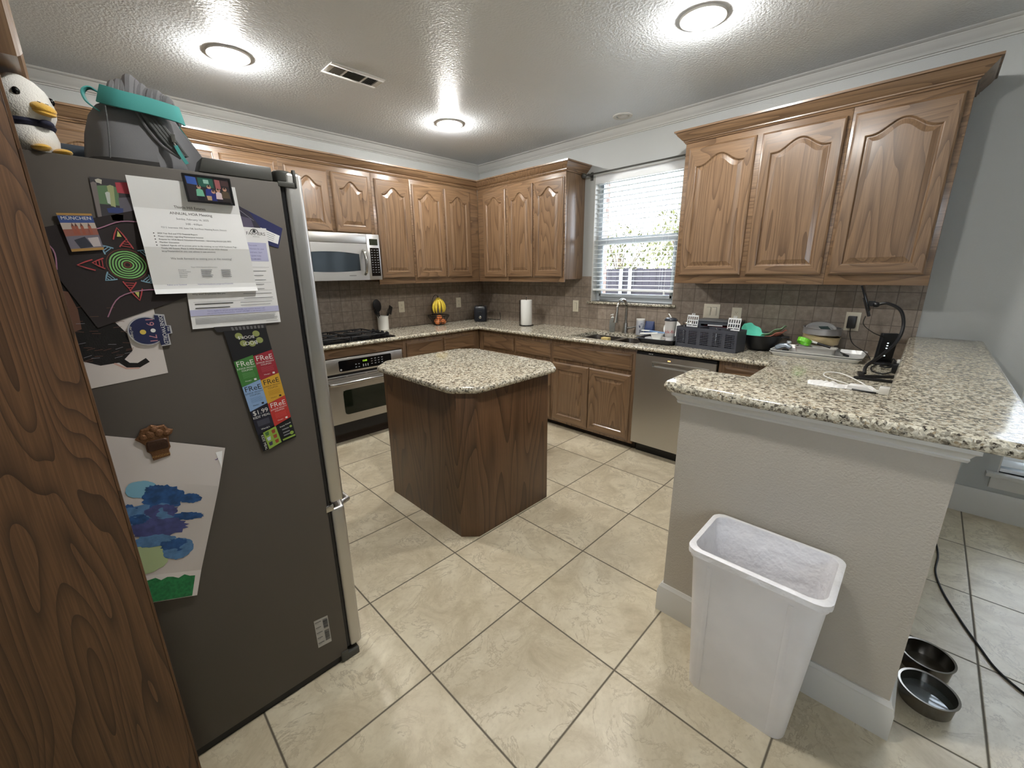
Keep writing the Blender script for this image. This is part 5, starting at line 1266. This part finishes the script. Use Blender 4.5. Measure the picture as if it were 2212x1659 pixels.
# ------------------------------------------------------------------ counter: sink side
CLEAR = P('clear_plastic', (220, 232, 236), .08, trans=.85, ior=1.2)
t = thing('soap_bottle', 'clear pump soap bottle behind the sink, left of the faucet', 'bottle', (-.075, -1.985, CT))
MB().lathe([(.026, 0), (.028, .004), (.028, .105), (.024, .120), (.012, .128), (.012, .134)], (-.075, -1.985, CT), 24).build('bottle', CLEAR, t)
MB().lathe([(.014, .134), (.014, .146), (.004, .148), (.004, .164)], (-.075, -1.985, CT), 16).tube([(-.068, -1.985, CT + .168), (-.112, -1.985, CT + .166)], [.007, .004], 10).build('pump', WHITE, t)
t = thing('sponge', 'yellow and red sponge on the sink divider', 'sponge', (-.46, -2.165, .8785))
MB().box(-.485, -.435, -2.195, -2.125, .8785, .893).build('scrubber', C('sponge_red', (186, 92, 78), .95, bump=(600, .6, .003)), t, bevel=.003)
MB().box(-.485, -.435, -2.195, -2.125, .8932, .922).build('foam', C('sponge_yellow', (206, 184, 120), .95, bump=(500, .6, .003)), t, bevel=.003)
t = thing('canister', 'white round canister with a dark emblem behind the drying tray', 'canister', (-.082, -2.285, CT))
MB().lathe([(.037, 0), (.038, .003), (.038, .132)], (-.082, -2.285, CT), 28).build('can', C('can_grey', (196, 198, 204), .5), t)
MB().lathe([(.0395, .132), (.0395, .146), (.036, .148)], (-.082, -2.285, CT), 28).build('lid', WHITE, t)
m = MB(); d0 = math.atan2(-.66, -.75)
for r_in, r_out in ((0, .020),):
    pts = []
    for i in range(20):
        a = 2*PI*i/20; off = .022*math.cos(a); z = CT + .085 + .024*math.sin(a); th = d0 + off/.038; pts.append((-.082 + .0386*math.cos(th), -2.285 + .0386*math.sin(th), z))
    m.add(pts, [tuple(range(20))])
for k in range(4): 
    th = [d0 - .5 + .1*j for j in range(11)]; z = CT + .02 + .008*k
    m.add([(-.082 + .0385*math.cos(q), -2.285 + .0385*math.sin(q), zz) for zz in (z, z + .004) for q in th], [(j, j+1, j+12, j+11) for j in range(10)])
m.build('emblem', C('can_navy', (48, 56, 84), .5), t, flat=True)
t = thing('detergent_pouch', 'navy blue pouch standing just right of the white canister', 'pouch', (-.065, -2.37, CT))
MB().loft([[(-.065 + a, -2.37 + b, CT + z) for a, b in rrect(-hx, hx, -.042, .042, min(hx*.9, .012))] for hx, z in ((.030, 0), (.032, .03), (.024, .08), (.008, .120), (.004, .130))]).build('pouch', C('pouch_navy', (46, 62, 104), .4), t)
MB().loft([[(-.099 + .30*z, -2.37 - y*.8, CT + z) for y, z in ((.05, .02), (.048, .06), (.02, .05))], [(-.102 + .30*z, -2.37 - y*.8, CT + z) for y, z in ((.05, .02), (.048, .06), (.02, .05))]]).build('label_patch', C('pouch_white', (196, 202, 214), .4), t)

# drying tray, dish, cup, spatula
DRK = P('tray_dark', (36, 37, 41), .45)
t = thing('drying_tray', 'dark plastic drying tray beside the sink', 'tray', (-.34, -2.635, CT))
def tr(x0, x1, y0, y1, z, r=.03): return [(x, y, CT + z) for x, y in rrect(x0, x1, y0, y1, r)]
MB().loft([tr(-.475, -.215, -2.755, -2.49, 0), tr(-.495, -.195, -2.772, -2.465, .038), tr(-.503, -.188, -2.778, -2.458, .038), tr(-.503, -.188, -2.778, -2.458, .042), tr(-.491, -.199, -2.767, -2.469, .042), tr(-.472, -.218, -2.752, -2.493, .006)]).build('tray', DRK, t)
m = MB()
for i in range(6): m.box(-.455, -.235, -2.735 + .042*i, -2.730 + .042*i, CT + .0055, CT + .014)
m.build('ridges', DRK, t)
TB = CT + .0145
tag(MB().lathe([(.05, 0), (.060, .003), (.095, .016), (.098, .018), (.094, .019), (.055, .006), (.002, .005)], (-.36, -2.585, TB), 36).build('plate', WHITE), 'white shallow plate on the drying tray under the small bowl', 'plate')
tag(MB().lathe([(.030, 0), (.034, .002), (.046, .030), (.052, .046), (.054, .052), (.050, .052), (.042, .030), (.028, .006), (.002, .005)], (-.37, -2.590, TB + .006), 32).build('bowl', WHITE), 'small white bowl sitting on the plate by the sink', 'bowl')
t = thing('blue_spatula', 'white and blue handled utensil lying across the plate', 'utensil', (-.33, -2.56, TB + .07))
MB().tube([(-.34, -2.49, TB + .068), (-.325, -2.66, TB + .060)], .006, 8).build('handle', C('handle_blue', (120, 150, 190), .5), t)
MB().obox((-.345, -2.475, TB + .069), (.03, .07, .008), rz=.08).build('blade', WHITE, t, bevel=.002)
tag(MB().tube([(-.40, -2.455, TB + .046), (-.385, -2.60, TB + .062)], [.009, .007], 10).build('dish_brush', WHITE), 'white brush handle resting on the small bowl rim', 'utensil')
# cup
cx, cy, cz = -.405, -2.712, TB
t = thing('drink_cup', 'white foam drink cup with red script lettering and a black lid', 'cup', (cx, cy, cz))
prof = [(.028, 0), (.030, .002), (.0315, .045), (.037, .052), (.045, .175), (.047, .178)]
MB().lathe(prof, (cx, cy, cz), 40).build('cup_body', C('foam_white', (232, 230, 228), .7), t)
MB().lathe([(.049, .174), (.050, .182), (.047, .186), (.044, .186), (.040, .194), (.030, .197), (.002, .198)], (cx, cy, cz), 36).build('lid', P('lid_dark', (46, 50, 58), .25), t)
MB().tube([(cx, cy, cz + .195), (cx + .005, cy + .012, cz + .212), (cx + .03, cy + .035, cz + .222)], .0045, 8).build('straw', WHITE, t)
th0 = math.atan2(-4.126 - cy, -3.63 - cx) - .25
def cupmap(dx, dy):
    z = .078 + dy; r = .037 + (.045 - .037)*(z - .052)/(.175 - .052) + .0006; a = th0 + dx/r
    return (cx + r*math.cos(a), cy + r*math.sin(a), cz + z)
m = MB(); put_text(m, 'Chick-fil-A', cupmap, .024, 'C', 0); m.build('lettering', C('script_red', (176, 48, 62), .6), t, flat=True)
tag(MB().lathe([(.002, 0), (.045, .002), (.066, .010), (.070, .014), (.066, .0145), (.040, .006), (.002, .005)], (-.262, -2.668, CT + .105), 32, R=Matrix.Rotation(.2, 3, 'Z') @ Matrix.Rotation(-1.25, 3, 'Y')).build('saucer', WHITE), 'white saucer standing on edge behind the drink cup', 'plate')
t = thing('steel_pot', 'small steel pot upside down behind the drink cup', 'pot', (-.21, -2.775, CT))
MB().lathe([(.072, .045), (.074, .047), (.066, .055), (.064, .150), (.058, .160), (.002, .162)], (-.125, -2.76, CT), 30).build('pot', CHROME, t)
MB().lathe([(.074, 0), (.074, .044), (.02, .045)], (-.125, -2.76, CT), 30).build('lid_rim', P('pot_rim', (190, 190, 186), .3, 1.), t)

# silverware basket
BSK = P('basket_grey', (64, 66, 74), .5)
bo = Vector((-.385, -3.010, CT)); R = Matrix.Rotation(math.radians(-6), 3, 'Z')
t = thing('silverware_basket', 'grey slotted dishwasher silverware basket on the counter', 'basket', tuple(bo))
BL, BW, BH = .455, .150, .155
def bb(mb, x0, x1, y0, y1, z0, z1): c = bo + R @ Vector(((x0+x1)/2, (y0+y1)/2, (z0+z1)/2)); return mb.obox(c, (abs(x1-x0), abs(y1-y0), abs(z1-z0)), R=R)
m = MB(); hx, hy = BW/2, BL/2; th = .003
bb(m, -hx, hx, -hy, hy, 0, .004)
for sx in (-1, 1):
    x = sx*hx
    bb(m, x - th, x, -hy, hy, .004, .030) if sx > 0 else bb(m, x, x + th, -hy, hy, .004, .030)
    bb(m, x - .002, x + .002, -hy, hy, BH - .022, BH)
    for k in range(6): y = -hy + BL*k/5; bb(m, x - .002, x + .002, max(-hy, y - .012), min(hy, y + .012), .03, BH - .022)
    for k in range(8): z = .038 + .0125*k; bb(m, x - .0014, x + .0014, -hy, hy, z, z + .0055)
    for k in range(26): y = -hy + .012 + (BL - .024)*k/25; bb(m, x - .0008, x + .0008, y - .001, y + .001, .03, BH - .022)
for sy in (-1, 1):
    y = sy*hy; bb(m, -hx, hx, y - .0015, y + .0015, .004, BH)
m.build('slotted_shell', BSK, t)
m = MB()
for k in range(1, 5): y = -hy + BL*k/5; bb(m, -hx + .004, hx - .004, y - .0012, y + .0012, .004, BH - .012 + .018*(k % 2))
m.build('dividers', BSK, t)
LIDW = P('flap_white', (214, 216, 216), .45)
def flap(yc, lean):
    a = MB(); w_, h_ = .088, .090; zc = BH - .008
    Rf = R @ Matrix.Rotation(lean, 3, 'Y')
    def fb(y0, y1, z0, z1): c = bo + R @ Vector((.02, yc, zc)) + Rf @ Vector((0, (y0+y1)/2, (z0+z1)/2)); a.obox(c, (.003, abs(y1-y0), abs(z1-z0)), R=Rf)
    zz = [0, .010, .016, .024, .046, .054, .078, h_]
    fb(-w_/2, w_/2, 0, .010); fb(-w_/2, w_/2, .016, .024); fb(-w_/2, w_/2, .046, .054); fb(-w_/2, w_/2, .078, h_)
    for z0, z1 in ((.010, .016), (.024, .046), (.054, .078)):
        nb = 2 if z0 == .010 else 5
        for k in range(nb + 1): y = -w_/2 + .0025 + (w_ - .005)*k/nb; fb(y - .0028, y + .0028, z0, z1)
    fb(-.012, .012, h_, h_ + .004); fb(-.012, -.008, h_, h_ + .014); fb(.008, .012, h_, h_ + .014); fb(-.012, .012, h_ + .010, h_ + .014)
    a.build('lid_flap', LIDW, t)
flap(hy - .072, .10); flap(-hy + .072, .15)
SILV = P('cutlery_steel', (190, 188, 184), .22, 1.)
for i, (dx, dy, l) in enumerate(((-.03, .19, 'spoon standing at the left end of the silverware basket'), (.01, .05, 'fork standing in the middle of the silverware basket'), (-.02, -.06, 'knife handle standing right of centre in the silverware basket'))):
    a = bo + R @ Vector((dx, dy, .005)); b = bo + R @ Vector((dx + .012, dy + .01, .150))
    tag(MB().tube([a, b], [.0045, .006], 8).ell(b, (.007, .004, .010), 10, 6).build(('spoon', 'fork', 'knife')[i], SILV), l, 'cutlery', 'cutlery in the silverware basket')
# clear bin with red contents
t = thing('storage_bin', 'grey translucent bin with a red item inside, behind the silverware basket', 'bin', (-.12, -2.99, CT))
SMK = P('smoke_plastic', (86, 90, 96), .15, trans=.25, ior=1.1)
m = MB(); X0, X1, Yb0, Yb1, Hb = -.215, -.030, -3.14, -2.83, .180
m.box(X0, X1, Yb0, Yb1, CT, CT + .004)
m.box(X0, X0 + .003, Yb0, Yb1, CT, CT + .05); m.box(X0, X0 + .003, Yb0, Yb0 + .03, CT + .05, CT + Hb); m.box(X0, X0 + .003, Yb1 - .045, Yb1, CT + .05, CT + Hb); m.box(X0, X0 + .003, Yb0 + .03, Yb1 - .045, CT + Hb - .02, CT + Hb)
m.box(X1 - .003, X1, Yb0, Yb1, CT, CT + Hb); m.box(X0, X1, Yb0, Yb0 + .003, CT, CT + Hb); m.box(X0, X1, Yb1 - .003, Yb1, CT, CT + Hb)
m.build('bin_shell', SMK, t)
MB().box(X0 - .004, X1 + .002, Yb0 - .004, Yb1 + .004, CT + Hb, CT + Hb + .010).build('lid', P('bin_lid', (84, 86, 90), .4), t, bevel=.003)
MB().box(X0 - .006, X0 - .0005, -3.04, -2.93, CT + Hb - .030, CT + Hb - .022).build('handle_bar', LIDW, t)
tag(MB().loft([[(x, y, CT + z) for x, y in rrect(X0 + .012 + i_, X1 - .012 - i_, Yb0 + .02 + i_, Yb1 - .02 - i_, .03)] for i_, z in ((0, .006), (0, .12), (.012, .140), (.04, .148))]).build('red_container', C('bin_red', (172, 56, 66), .35)), 'red container stored inside the grey bin', 'container')
# wok with plastic dishes
wx, wy = -.185, -3.305
t = thing('dish_pan', 'large black round dish pan full of plastic plates', 'pan', (wx, wy, CT))
MB().lathe([(.060, 0), (.078, .003), (.118, .060), (.139, .112), (.142, .115), (.138, .116), (.114, .062), (.074, .008), (.002, .006)], (wx, wy, CT), 44).build('pan_body', P('pan_black', (22, 23, 26), .4), t)
MB().obox((wx - .02, wy - .155, CT + .108), (.05, .05, .010), rz=.2).build('handle', BLK, t, bevel=.004)
TQ = P('plate_teal', (104, 206, 182), .35); SAGE = P('plate_sage', (136, 178, 140), .35); CORAL = P('plate_coral', (206, 128, 112), .35)
def wavy(c, R3, r, mat_, name, label, dep=.03, amp=.006):
    m = MB(); n = 36; rings = []
    for f, z in ((.0, 0), (.45, 0), (.62, .006), (.85, dep*.8), (1., dep)): rings.append([Vector(c) + R3 @ Vector((r*max(f, .01)*math.cos(2*PI*i/n), r*max(f, .01)*math.sin(2*PI*i/n), z + (amp*math.cos(7*2*PI*i/n) if f > .9 else 0))) for i in range(n)])
    top = [[p + R3 @ Vector((0, 0, .003)) for p in q] for q in rings]
    m.loft(rings + top[::-1]); tag(m.build(name, mat_), label, 'plate', 'plastic plates in the dish pan')
RX = lambda a: Matrix.Rotation(a, 3, 'X')
wavy((wx + .0, wy + .075, CT + .100), RX(.75) @ Matrix.Rotation(-.35, 3, 'Y'), .088, TQ, 'plastic_plate', 'teal plastic plate rising at the left of the dish pan', .03)
wavy((wx - .01, wy + .01, CT + .082), RX(-.12), .095, TQ, 'plastic_plate', 'teal plastic plate lying low in the middle of the dish pan', .02)
wavy((wx, wy - .075, CT + .120), RX(-.50), .095, SAGE, 'plastic_plate', 'sage green plastic plate rising at the right of the dish pan', .02)
wavy((wx - .012, wy - .088, CT + .103), RX(-.42), .085, CORAL, 'plastic_plate', 'coral plastic plate under the sage green one', .02)

# sheet pans and bakeware
ALU = P('aluminium', (224, 224, 222), .36, .35)
def sheet_pan(z, label, o=0.):
    m = MB(); x0, x1, y0, y1 = -.365 + o, -.045 + o, -3.905 - o, -3.410 - o
    rr = lambda i, zz, r: [(x, y, zz) for x, y in rrect(x0 + i, x1 - i, y0 + i, y1 - i, r)]
    m.loft([rr(.014, z, .02), rr(.004, z + .021, .025), rr(-.004, z + .021, .03), rr(-.005, z + .025, .03), rr(.006, z + .025, .025), rr(.016, z + .002, .02)])
    tag(m.build('sheet_pan', ALU), label, 'pan', 'stacked aluminium sheet pans')
sheet_pan(CT, 'aluminium sheet pan at the bottom of the stack on the counter')
sheet_pan(CT + .0125, 'aluminium sheet pan on top of the other, carrying the bakeware', .003)
SZ = CT + .0150
t = thing('loaf_pan', 'grey rectangular metal pan sitting on the sheet pans', 'pan', (-.245, -3.655, SZ))
lr = lambda i, zz: [(x, y, SZ + zz) for x, y in rrect(-.31 + i, -.215 - i, -3.765 + i, -3.545 - i, .012)]
MB().loft([lr(.010, 0), lr(0, .050), lr(-.005, .050), lr(-.005, .054), lr(.002, .054), lr(.012, .003)]).build('pan', P('dull_metal', (190, 188, 182), .42, .4), t)
GOLD = P('gold_pan', (206, 186, 146), .32, .5); DSTL = P('dark_pan', (158, 156, 156), .35, .5); TAN = P('tan_pan', (204, 188, 164), .4, .3)
def cake(c, r, h, R3, m_, label):
    tag(MB().lathe([(r*.98, 0), (r, .003), (r, h - .003), (r + .005, h - .002), (r + .005, h), (r - .002, h), (r - .003, .004), (.002, .003)], c, 40, R=R3).build('cake_pan', m_), label, 'pan', 'round cake pans')
kx, ky = -.130, -3.655
cake((kx, ky, SZ), .080, .062, Matrix.Identity(3), TAN, 'tan round cake pan at the bottom of the bakeware stack')
cake((kx + .006, ky + .004, SZ + .069), .105, .050, RX(.10), GOLD, 'gold round cake pan tilted in the middle of the bakeware stack')
cake((kx + .008, ky + .002, SZ + .125), .108, .045, RX(.02), DSTL, 'dark steel round cake pan topping the bakeware stack')
tag(MB().lathe([(.002, .002), (.07, 0), (.078, .004), (.084, .020), (.086, .022), (.081, .022), (.076, .007), (.002, .005)], (kx + .012, ky + .012, SZ + .146), 40, R=RX(.10) @ Matrix.Rotation(-.40, 3, 'Y')).build('pan_disc', P('light_steel', (204, 204, 204), .28, .5)), 'shiny round pan insert leaning inside the top cake pan', 'pan')
tag(MB().obox((kx - .04, ky - .025, SZ + .163), (.075, .060, .0018), R=Matrix.Rotation(.7, 3, 'Z') @ Matrix.Rotation(-.45, 3, 'Y')).build('dark_card', C('card_green', (46, 62, 62), .3)), 'dark green glossy card in the top cake pan', 'card')
GRNP = P('lime_plastic', (112, 200, 52), .35)
m = MB(); gc = Vector((-.262, -3.585, SZ + .082)); Rg = Matrix.Rotation(.5, 3, 'Y') @ RX(.25)
m.lathe([(.036, -.014), (.040, -.014), (.043, .012), (.045, .014), (.041, .014), (.036, -.012)], gc, 30, R=Rg, cap0=False, cap1=False); 
tag(m.build('jar_ring', GRNP), 'lime green plastic ring lying on the metal loaf pan', 'ring')
t = thing('steel_bottle_opener', 'grey metal kitchen gadget at the left end of the sheet pans', 'gadget', (-.255, -3.478, SZ))
MB().tube([(-.24, -3.425, SZ + .022), (-.25, -3.455, SZ + .040), (-.255, -3.485, SZ + .045), (-.255, -3.510, SZ + .03)], [.016, .017, .016, .015], 14).build('body', P('gadget_grey', (170, 182, 194), .25, .6), t)
MB().box(-.275, -.225, -3.500, -3.466, SZ + .001, SZ + .016).build('foot', BLK, t, bevel=.003)
MB().obox((-.25, -3.497, SZ + .066), (.03, .024, .018), rz=.4).build('jaw', P('gadget_light', (200, 206, 210), .3, .4), t, bevel=.004)
tag(MB().box(-.345, -.300, -3.525, -3.475, SZ + .0008, SZ + .012).build('pink_scraper', C('pink_rubber', (206, 92, 120), .5), bevel=.004), 'small pink rubber piece on the sheet pan', 'scraper')
t = thing('turner', 'black handled turner resting over the loaf pan', 'utensil', (-.25, -3.69, SZ + .07))
MB().tube([(-.262, -3.66, SZ + .078), (-.272, -3.735, SZ + .060)], .008, 10).build('handle', BLK, t)
MB().obox((-.256, -3.640, SZ + .083), (.02, .05, .012), R=RX(.24)).build('label_sleeve', WHITE, t, bevel=.003)
t = thing('knife', 'black handled knife lying at the right end of the sheet pan', 'utensil', (-.26, -3.82, SZ + .01))
MB().tube([(-.25, -3.81, SZ + .018), (-.33, -3.835, SZ + .024)], [.007, .009], 10).build('handle', BLK, t)
MB().loft([[(-.25, -3.81, SZ + .012), (-.25, -3.81, SZ + .026)], [(-.14, -3.775, SZ + .010), (-.13, -3.772, SZ + .020)]], False, False, closed=False).loft([[(-.25, -3.8115, SZ + .012), (-.25, -3.8115, SZ + .026)], [(-.14, -3.7765, SZ + .010), (-.13, -3.7735, SZ + .020)]], False, False, closed=False).build('blade', CHROME, t)

# phone holder, power bank, cables
t = thing('phone_holder', 'black gooseneck phone holder standing on the low counter', 'phone holder', (-.66, -3.985, CT))
MB().obox((-.80, -4.005, CT + .007), (.024, .17, .012), rz=.05).obox((-.70, -4.02, CT + .007), (.024, .17, .012), rz=.65).obox((-.735, -3.945, CT + .009), (.15, .028, .014), rz=.15).build('base', BLK, t, bevel=.003)
MB().tube(spline([(-.70, -3.955, CT + .014), (-.66, -3.955, CT + .05), (-.58, -4.00, CT + .10), (-.47, -4.048, CT + .17), (-.42, -4.060, CT + .255), (-.42, -4.035, CT + .34), (-.43, -3.975, CT + .378), (-.43, -3.935, CT + .372)], 8), .0085, 10).build('gooseneck', BLK, t)
MB().ell((-.43, -3.925, CT + .370), (.018, .018, .016), 14, 8).obox((-.43, -3.905, CT + .375), (.02, .03, .03)).build('clamp_joint', BLK, t)
tilt = RX(-.35)
MB().obox((-.43, -3.885, CT + .355), (.030, .014, .115), R=tilt).build('clamp', BLK, t, bevel=.003)
tag(MB().obox((-.43, -3.873, CT + .405), (.075, .010, .155), R=tilt).build('phone', P('phone_black', (16, 17, 20), .15), bevel=.003), 'black phone held edge-on in the gooseneck clamp', 'phone')
tag(MB().tube(spline([(-.425, -3.888, CT + .30), (-.40, -3.885, CT + .25), (-.34, -3.93, CT + .20), (-.27, -3.985, CT + .165), (-.255, -4.0, CT + .15)], 7), .0022, 6).build('phone_cable', RUBBER), 'thin black cable hanging from the phone clamp', 'cable')
t = thing('router', 'upright black device with a row of small white lights', 'router', (-.235, -4.0, CT))
R = Matrix.Rotation(.5, 3, 'Z') @ Matrix.Rotation(-.12, 3, 'Y')
MB().obox((-.235, -4.002, CT + .098), (.030, .085, .185), R=R).build('body', P('router_black', (20, 22, 25), .3), t, bevel=.006, seg=3)
MB().prism([(-.30, -4.055), (-.17, -4.055), (-.17, -3.95), (-.30, -3.95)], CT + .0003, CT + .012).build('foot', BLK, t, bevel=.003)
m = MB(); c0 = Vector((-.235, -4.002, CT + .098))
for i in range(6): m.obox(c0 + R @ Vector((-.0155, .005, .035 - .016*i)), (.0014, .008, .005), R=R)
m.build('lights', P('led_white', (220, 235, 235), .5, emit=1.5), t)
m = MB()
for k, pts in enumerate(([(-.30, -4.03, CT + .006), (-.40, -4.00, CT + .012), (-.47, -4.04, CT + .02), (-.40, -4.07, CT + .03), (-.31, -4.06, CT + .03)], [(-.33, -3.98, CT + .005), (-.45, -3.965, CT + .008), (-.56, -3.98, CT + .006), (-.60, -4.03, CT + .006), (-.55, -4.07, CT + .02)], [(-.28, -4.04, CT + .02), (-.36, -4.05, CT + .055), (-.45, -4.065, CT + .045), (-.42, -4.03, CT + .01)])):
    m.tube(spline(pts, 7), .004, 8)
tag(m.build('cable_bundle', RUBBER), 'tangled black cables beside the raised bar', 'cables')
t = thing('power_adapter', 'black power adapter lying against the raised bar wall', 'adapter', (-.47, -4.085, CT))
MB().box(-.53, -.43, -4.112, -4.055, CT + .0005, CT + .055).build('brick', BLK, t, bevel=.006)
MB().box(-.50, -.47, -4.095, -4.07, CT + .0552, CT + .075).build('plug', WHITE, t, bevel=.002)
# spatula-like grey handle beyond
BAGM = P('plastic_bag', (240, 239, 238), .35, bump=(40, .5, .01))
m = MB(); n = 14; rings = []
r_ = random.Random(11)
for i in range(n + 1):
    f = i/n; x = -1.075 + .02*math.sin(f*3); y = -3.765 - .165*f; wd = .045*math.sin(PI*min(1, f*.9 + .08))**.7 + .004
    rings.append([(x - wd, y, CT + .001), (x - wd*.4, y + .004, CT + .010 + .008*r_.random()), (x + wd*.3, y, CT + .012 + .010*r_.random()), (x + wd, y - .002, CT + .002), (x, y, CT + .0005)])
m.loft(rings); tag(m.build('plastic_bag', BAGM, flat=True), 'crumpled clear white plastic bag on the low counter', 'bag')
t = thing('white_sleeve', 'white paper sleeve with a black edge beside the crumpled bag', 'sleeve', (-1.05, -3.99, CT))
MB().loft([[(-1.085, -3.925, CT + .001), (-1.01, -3.93, CT + .001), (-1.01, -3.93, CT + .016), (-1.085, -3.925, CT + .020)], [(-1.10, -4.00, CT + .001), (-1.04, -4.01, CT + .001), (-1.04, -4.01, CT + .022), (-1.095, -4.00, CT + .024)], [(-1.095, -4.035, CT + .001), (-1.06, -4.04, CT + .001), (-1.06, -4.04, CT + .006), (-1.095, -4.035, CT + .006)]]).build('sleeve', PAPW, t)
MB().tube([(-1.098, -3.945, CT + .006), (-1.108, -4.0, CT + .006), (-1.10, -4.035, CT + .004)], .004, 6).build('black_edge', BLK, t)
t = thing('white_charger', 'white charging plug with a looping white cable on the low counter', 'charger', (-1.075, -4.075, CT))
MB().box(-1.105, -1.055, -4.082, -4.042, CT + .0005, CT + .034).build('plug', WHITE, t, bevel=.003)
MB().box(-1.100, -1.078, -4.042, -4.022, CT + .004, CT + .016).build('connector', WHITE, t, bevel=.002)
MB().tube(spline([(-1.089, -4.024, CT + .010), (-1.07, -3.98, CT + .034), (-1.00, -3.92, CT + .045), (-.96, -3.87, CT + .050), (-.97, -3.82, CT + .048), (-1.03, -3.82, CT + .040), (-1.08, -3.88, CT + .034), (-1.10, -3.93, CT + .028)], 8), .0026, 8).build('cable', WHITE, t)
# knob of peninsula cabinet is built with its cabinet above

# ------------------------------------------------------------------ floor items
t = thing('trash_can', 'tall white rectangular trash can standing at the half wall', 'trash can', (-2.225, -3.89, 0))
def tc(x0, x1, y0, y1, z, r): return [(x, y, z) for x, y in rrect(x0, x1, y0, y1, r, 6)]
o0 = lambda f, d=0., dz=0.: tc(-2.330 - .042*f + d, -2.138 + .034*f - d, -4.045 - .040*f + d, -3.735 + .028*f - d, .595*f + dz, .040)
MB().loft([o0(0), o0(.02), o0(.25), o0(.5), o0(.75), o0(.94), o0(.94, -.006), o0(.995, -.008), o0(1., -.004), o0(1., .004), o0(.9, .006), o0(.02, .008)], cap0=True, cap1=True).build('body', WPLAST, t)
m = MB()
for yy in (-4.005, -3.775): m.loft([[(-2.3315 - .042*f, yy - .008 + (.0)*f, .595*f), (-2.3335 - .042*f, yy, .595*f), (-2.3315 - .042*f, yy + .008, .595*f)] for f in (.02, .92)])
m.build('ribs', WPLAST, t)
LINER = P('bin_liner', (240, 239, 241), .3, bump=(18, .7, .02))
rg = []
for i, (f, d) in enumerate(((.965, -.011), (1.0, -.010), (1.006, -.002), (1.004, .007), (.90, .012), (.70, .014), (.45, .02), (.2, .03), (.12, .06))):
    base_ = o0(f, d, 0); k = len(base_); rr_ = random.Random(i)
    rg.append([(x + (.002*math.sin(j*2.1 + i) if i > 3 else .0006*math.sin(j*3)), y + (.003*math.sin(j*1.7 + i*1.3) if i > 3 else 0), z + (.002*math.sin(j*1.9) if i < 1 else 0)) for j, (x, y, z) in enumerate(base_)])
MB().loft(rg, False, True).build('liner', LINER, t, angle=50)
BOWL = P('bowl_steel', (130, 126, 120), .25, 1.)
WATER = P('water', (220, 230, 235), .02, trans=.9, ior=1.33)
def pet_bowl(x, y, label, water):
    t = thing('pet_bowl', label, 'bowl', (x, y, 0), 'steel pet bowls behind the half wall')
    MB().lathe([(.066, 0), (.070, .003), (.075, .056), (.080, .060), (.080, .063), (.073, .062), (.068, .006), (.002, .004)], (x, y, .0), 44).build('shell', BOWL, t)
    if water: MB().lathe([(.0700, .026), (.002, .0262)], (x, y, 0), 40).build('water', WATER, t)
pet_bowl(-1.822, -4.372, 'steel pet bowl with water, nearest the half wall corner', True)
pet_bowl(-1.640, -4.368, 'empty steel pet bowl tucked further back along the half wall', False)
tag(MB().tube(spline([(-.45, -4.33, .0045), (-.53, -4.394, .0045), (-.699, -4.411, .0045), (-.883, -4.401, .0045), (-1.051, -4.425, .0045), (-1.235, -4.479, .0045), (-1.367, -4.526, .0045), (-1.47, -4.568, .0045), (-1.56, -4.65, .0045), (-1.75, -4.85, .0045), (-1.9, -5.2, .0045)], 6), .0042, 8).build('floor_cable', RUBBER), 'black cable snaking over the dining floor tiles', 'cable')
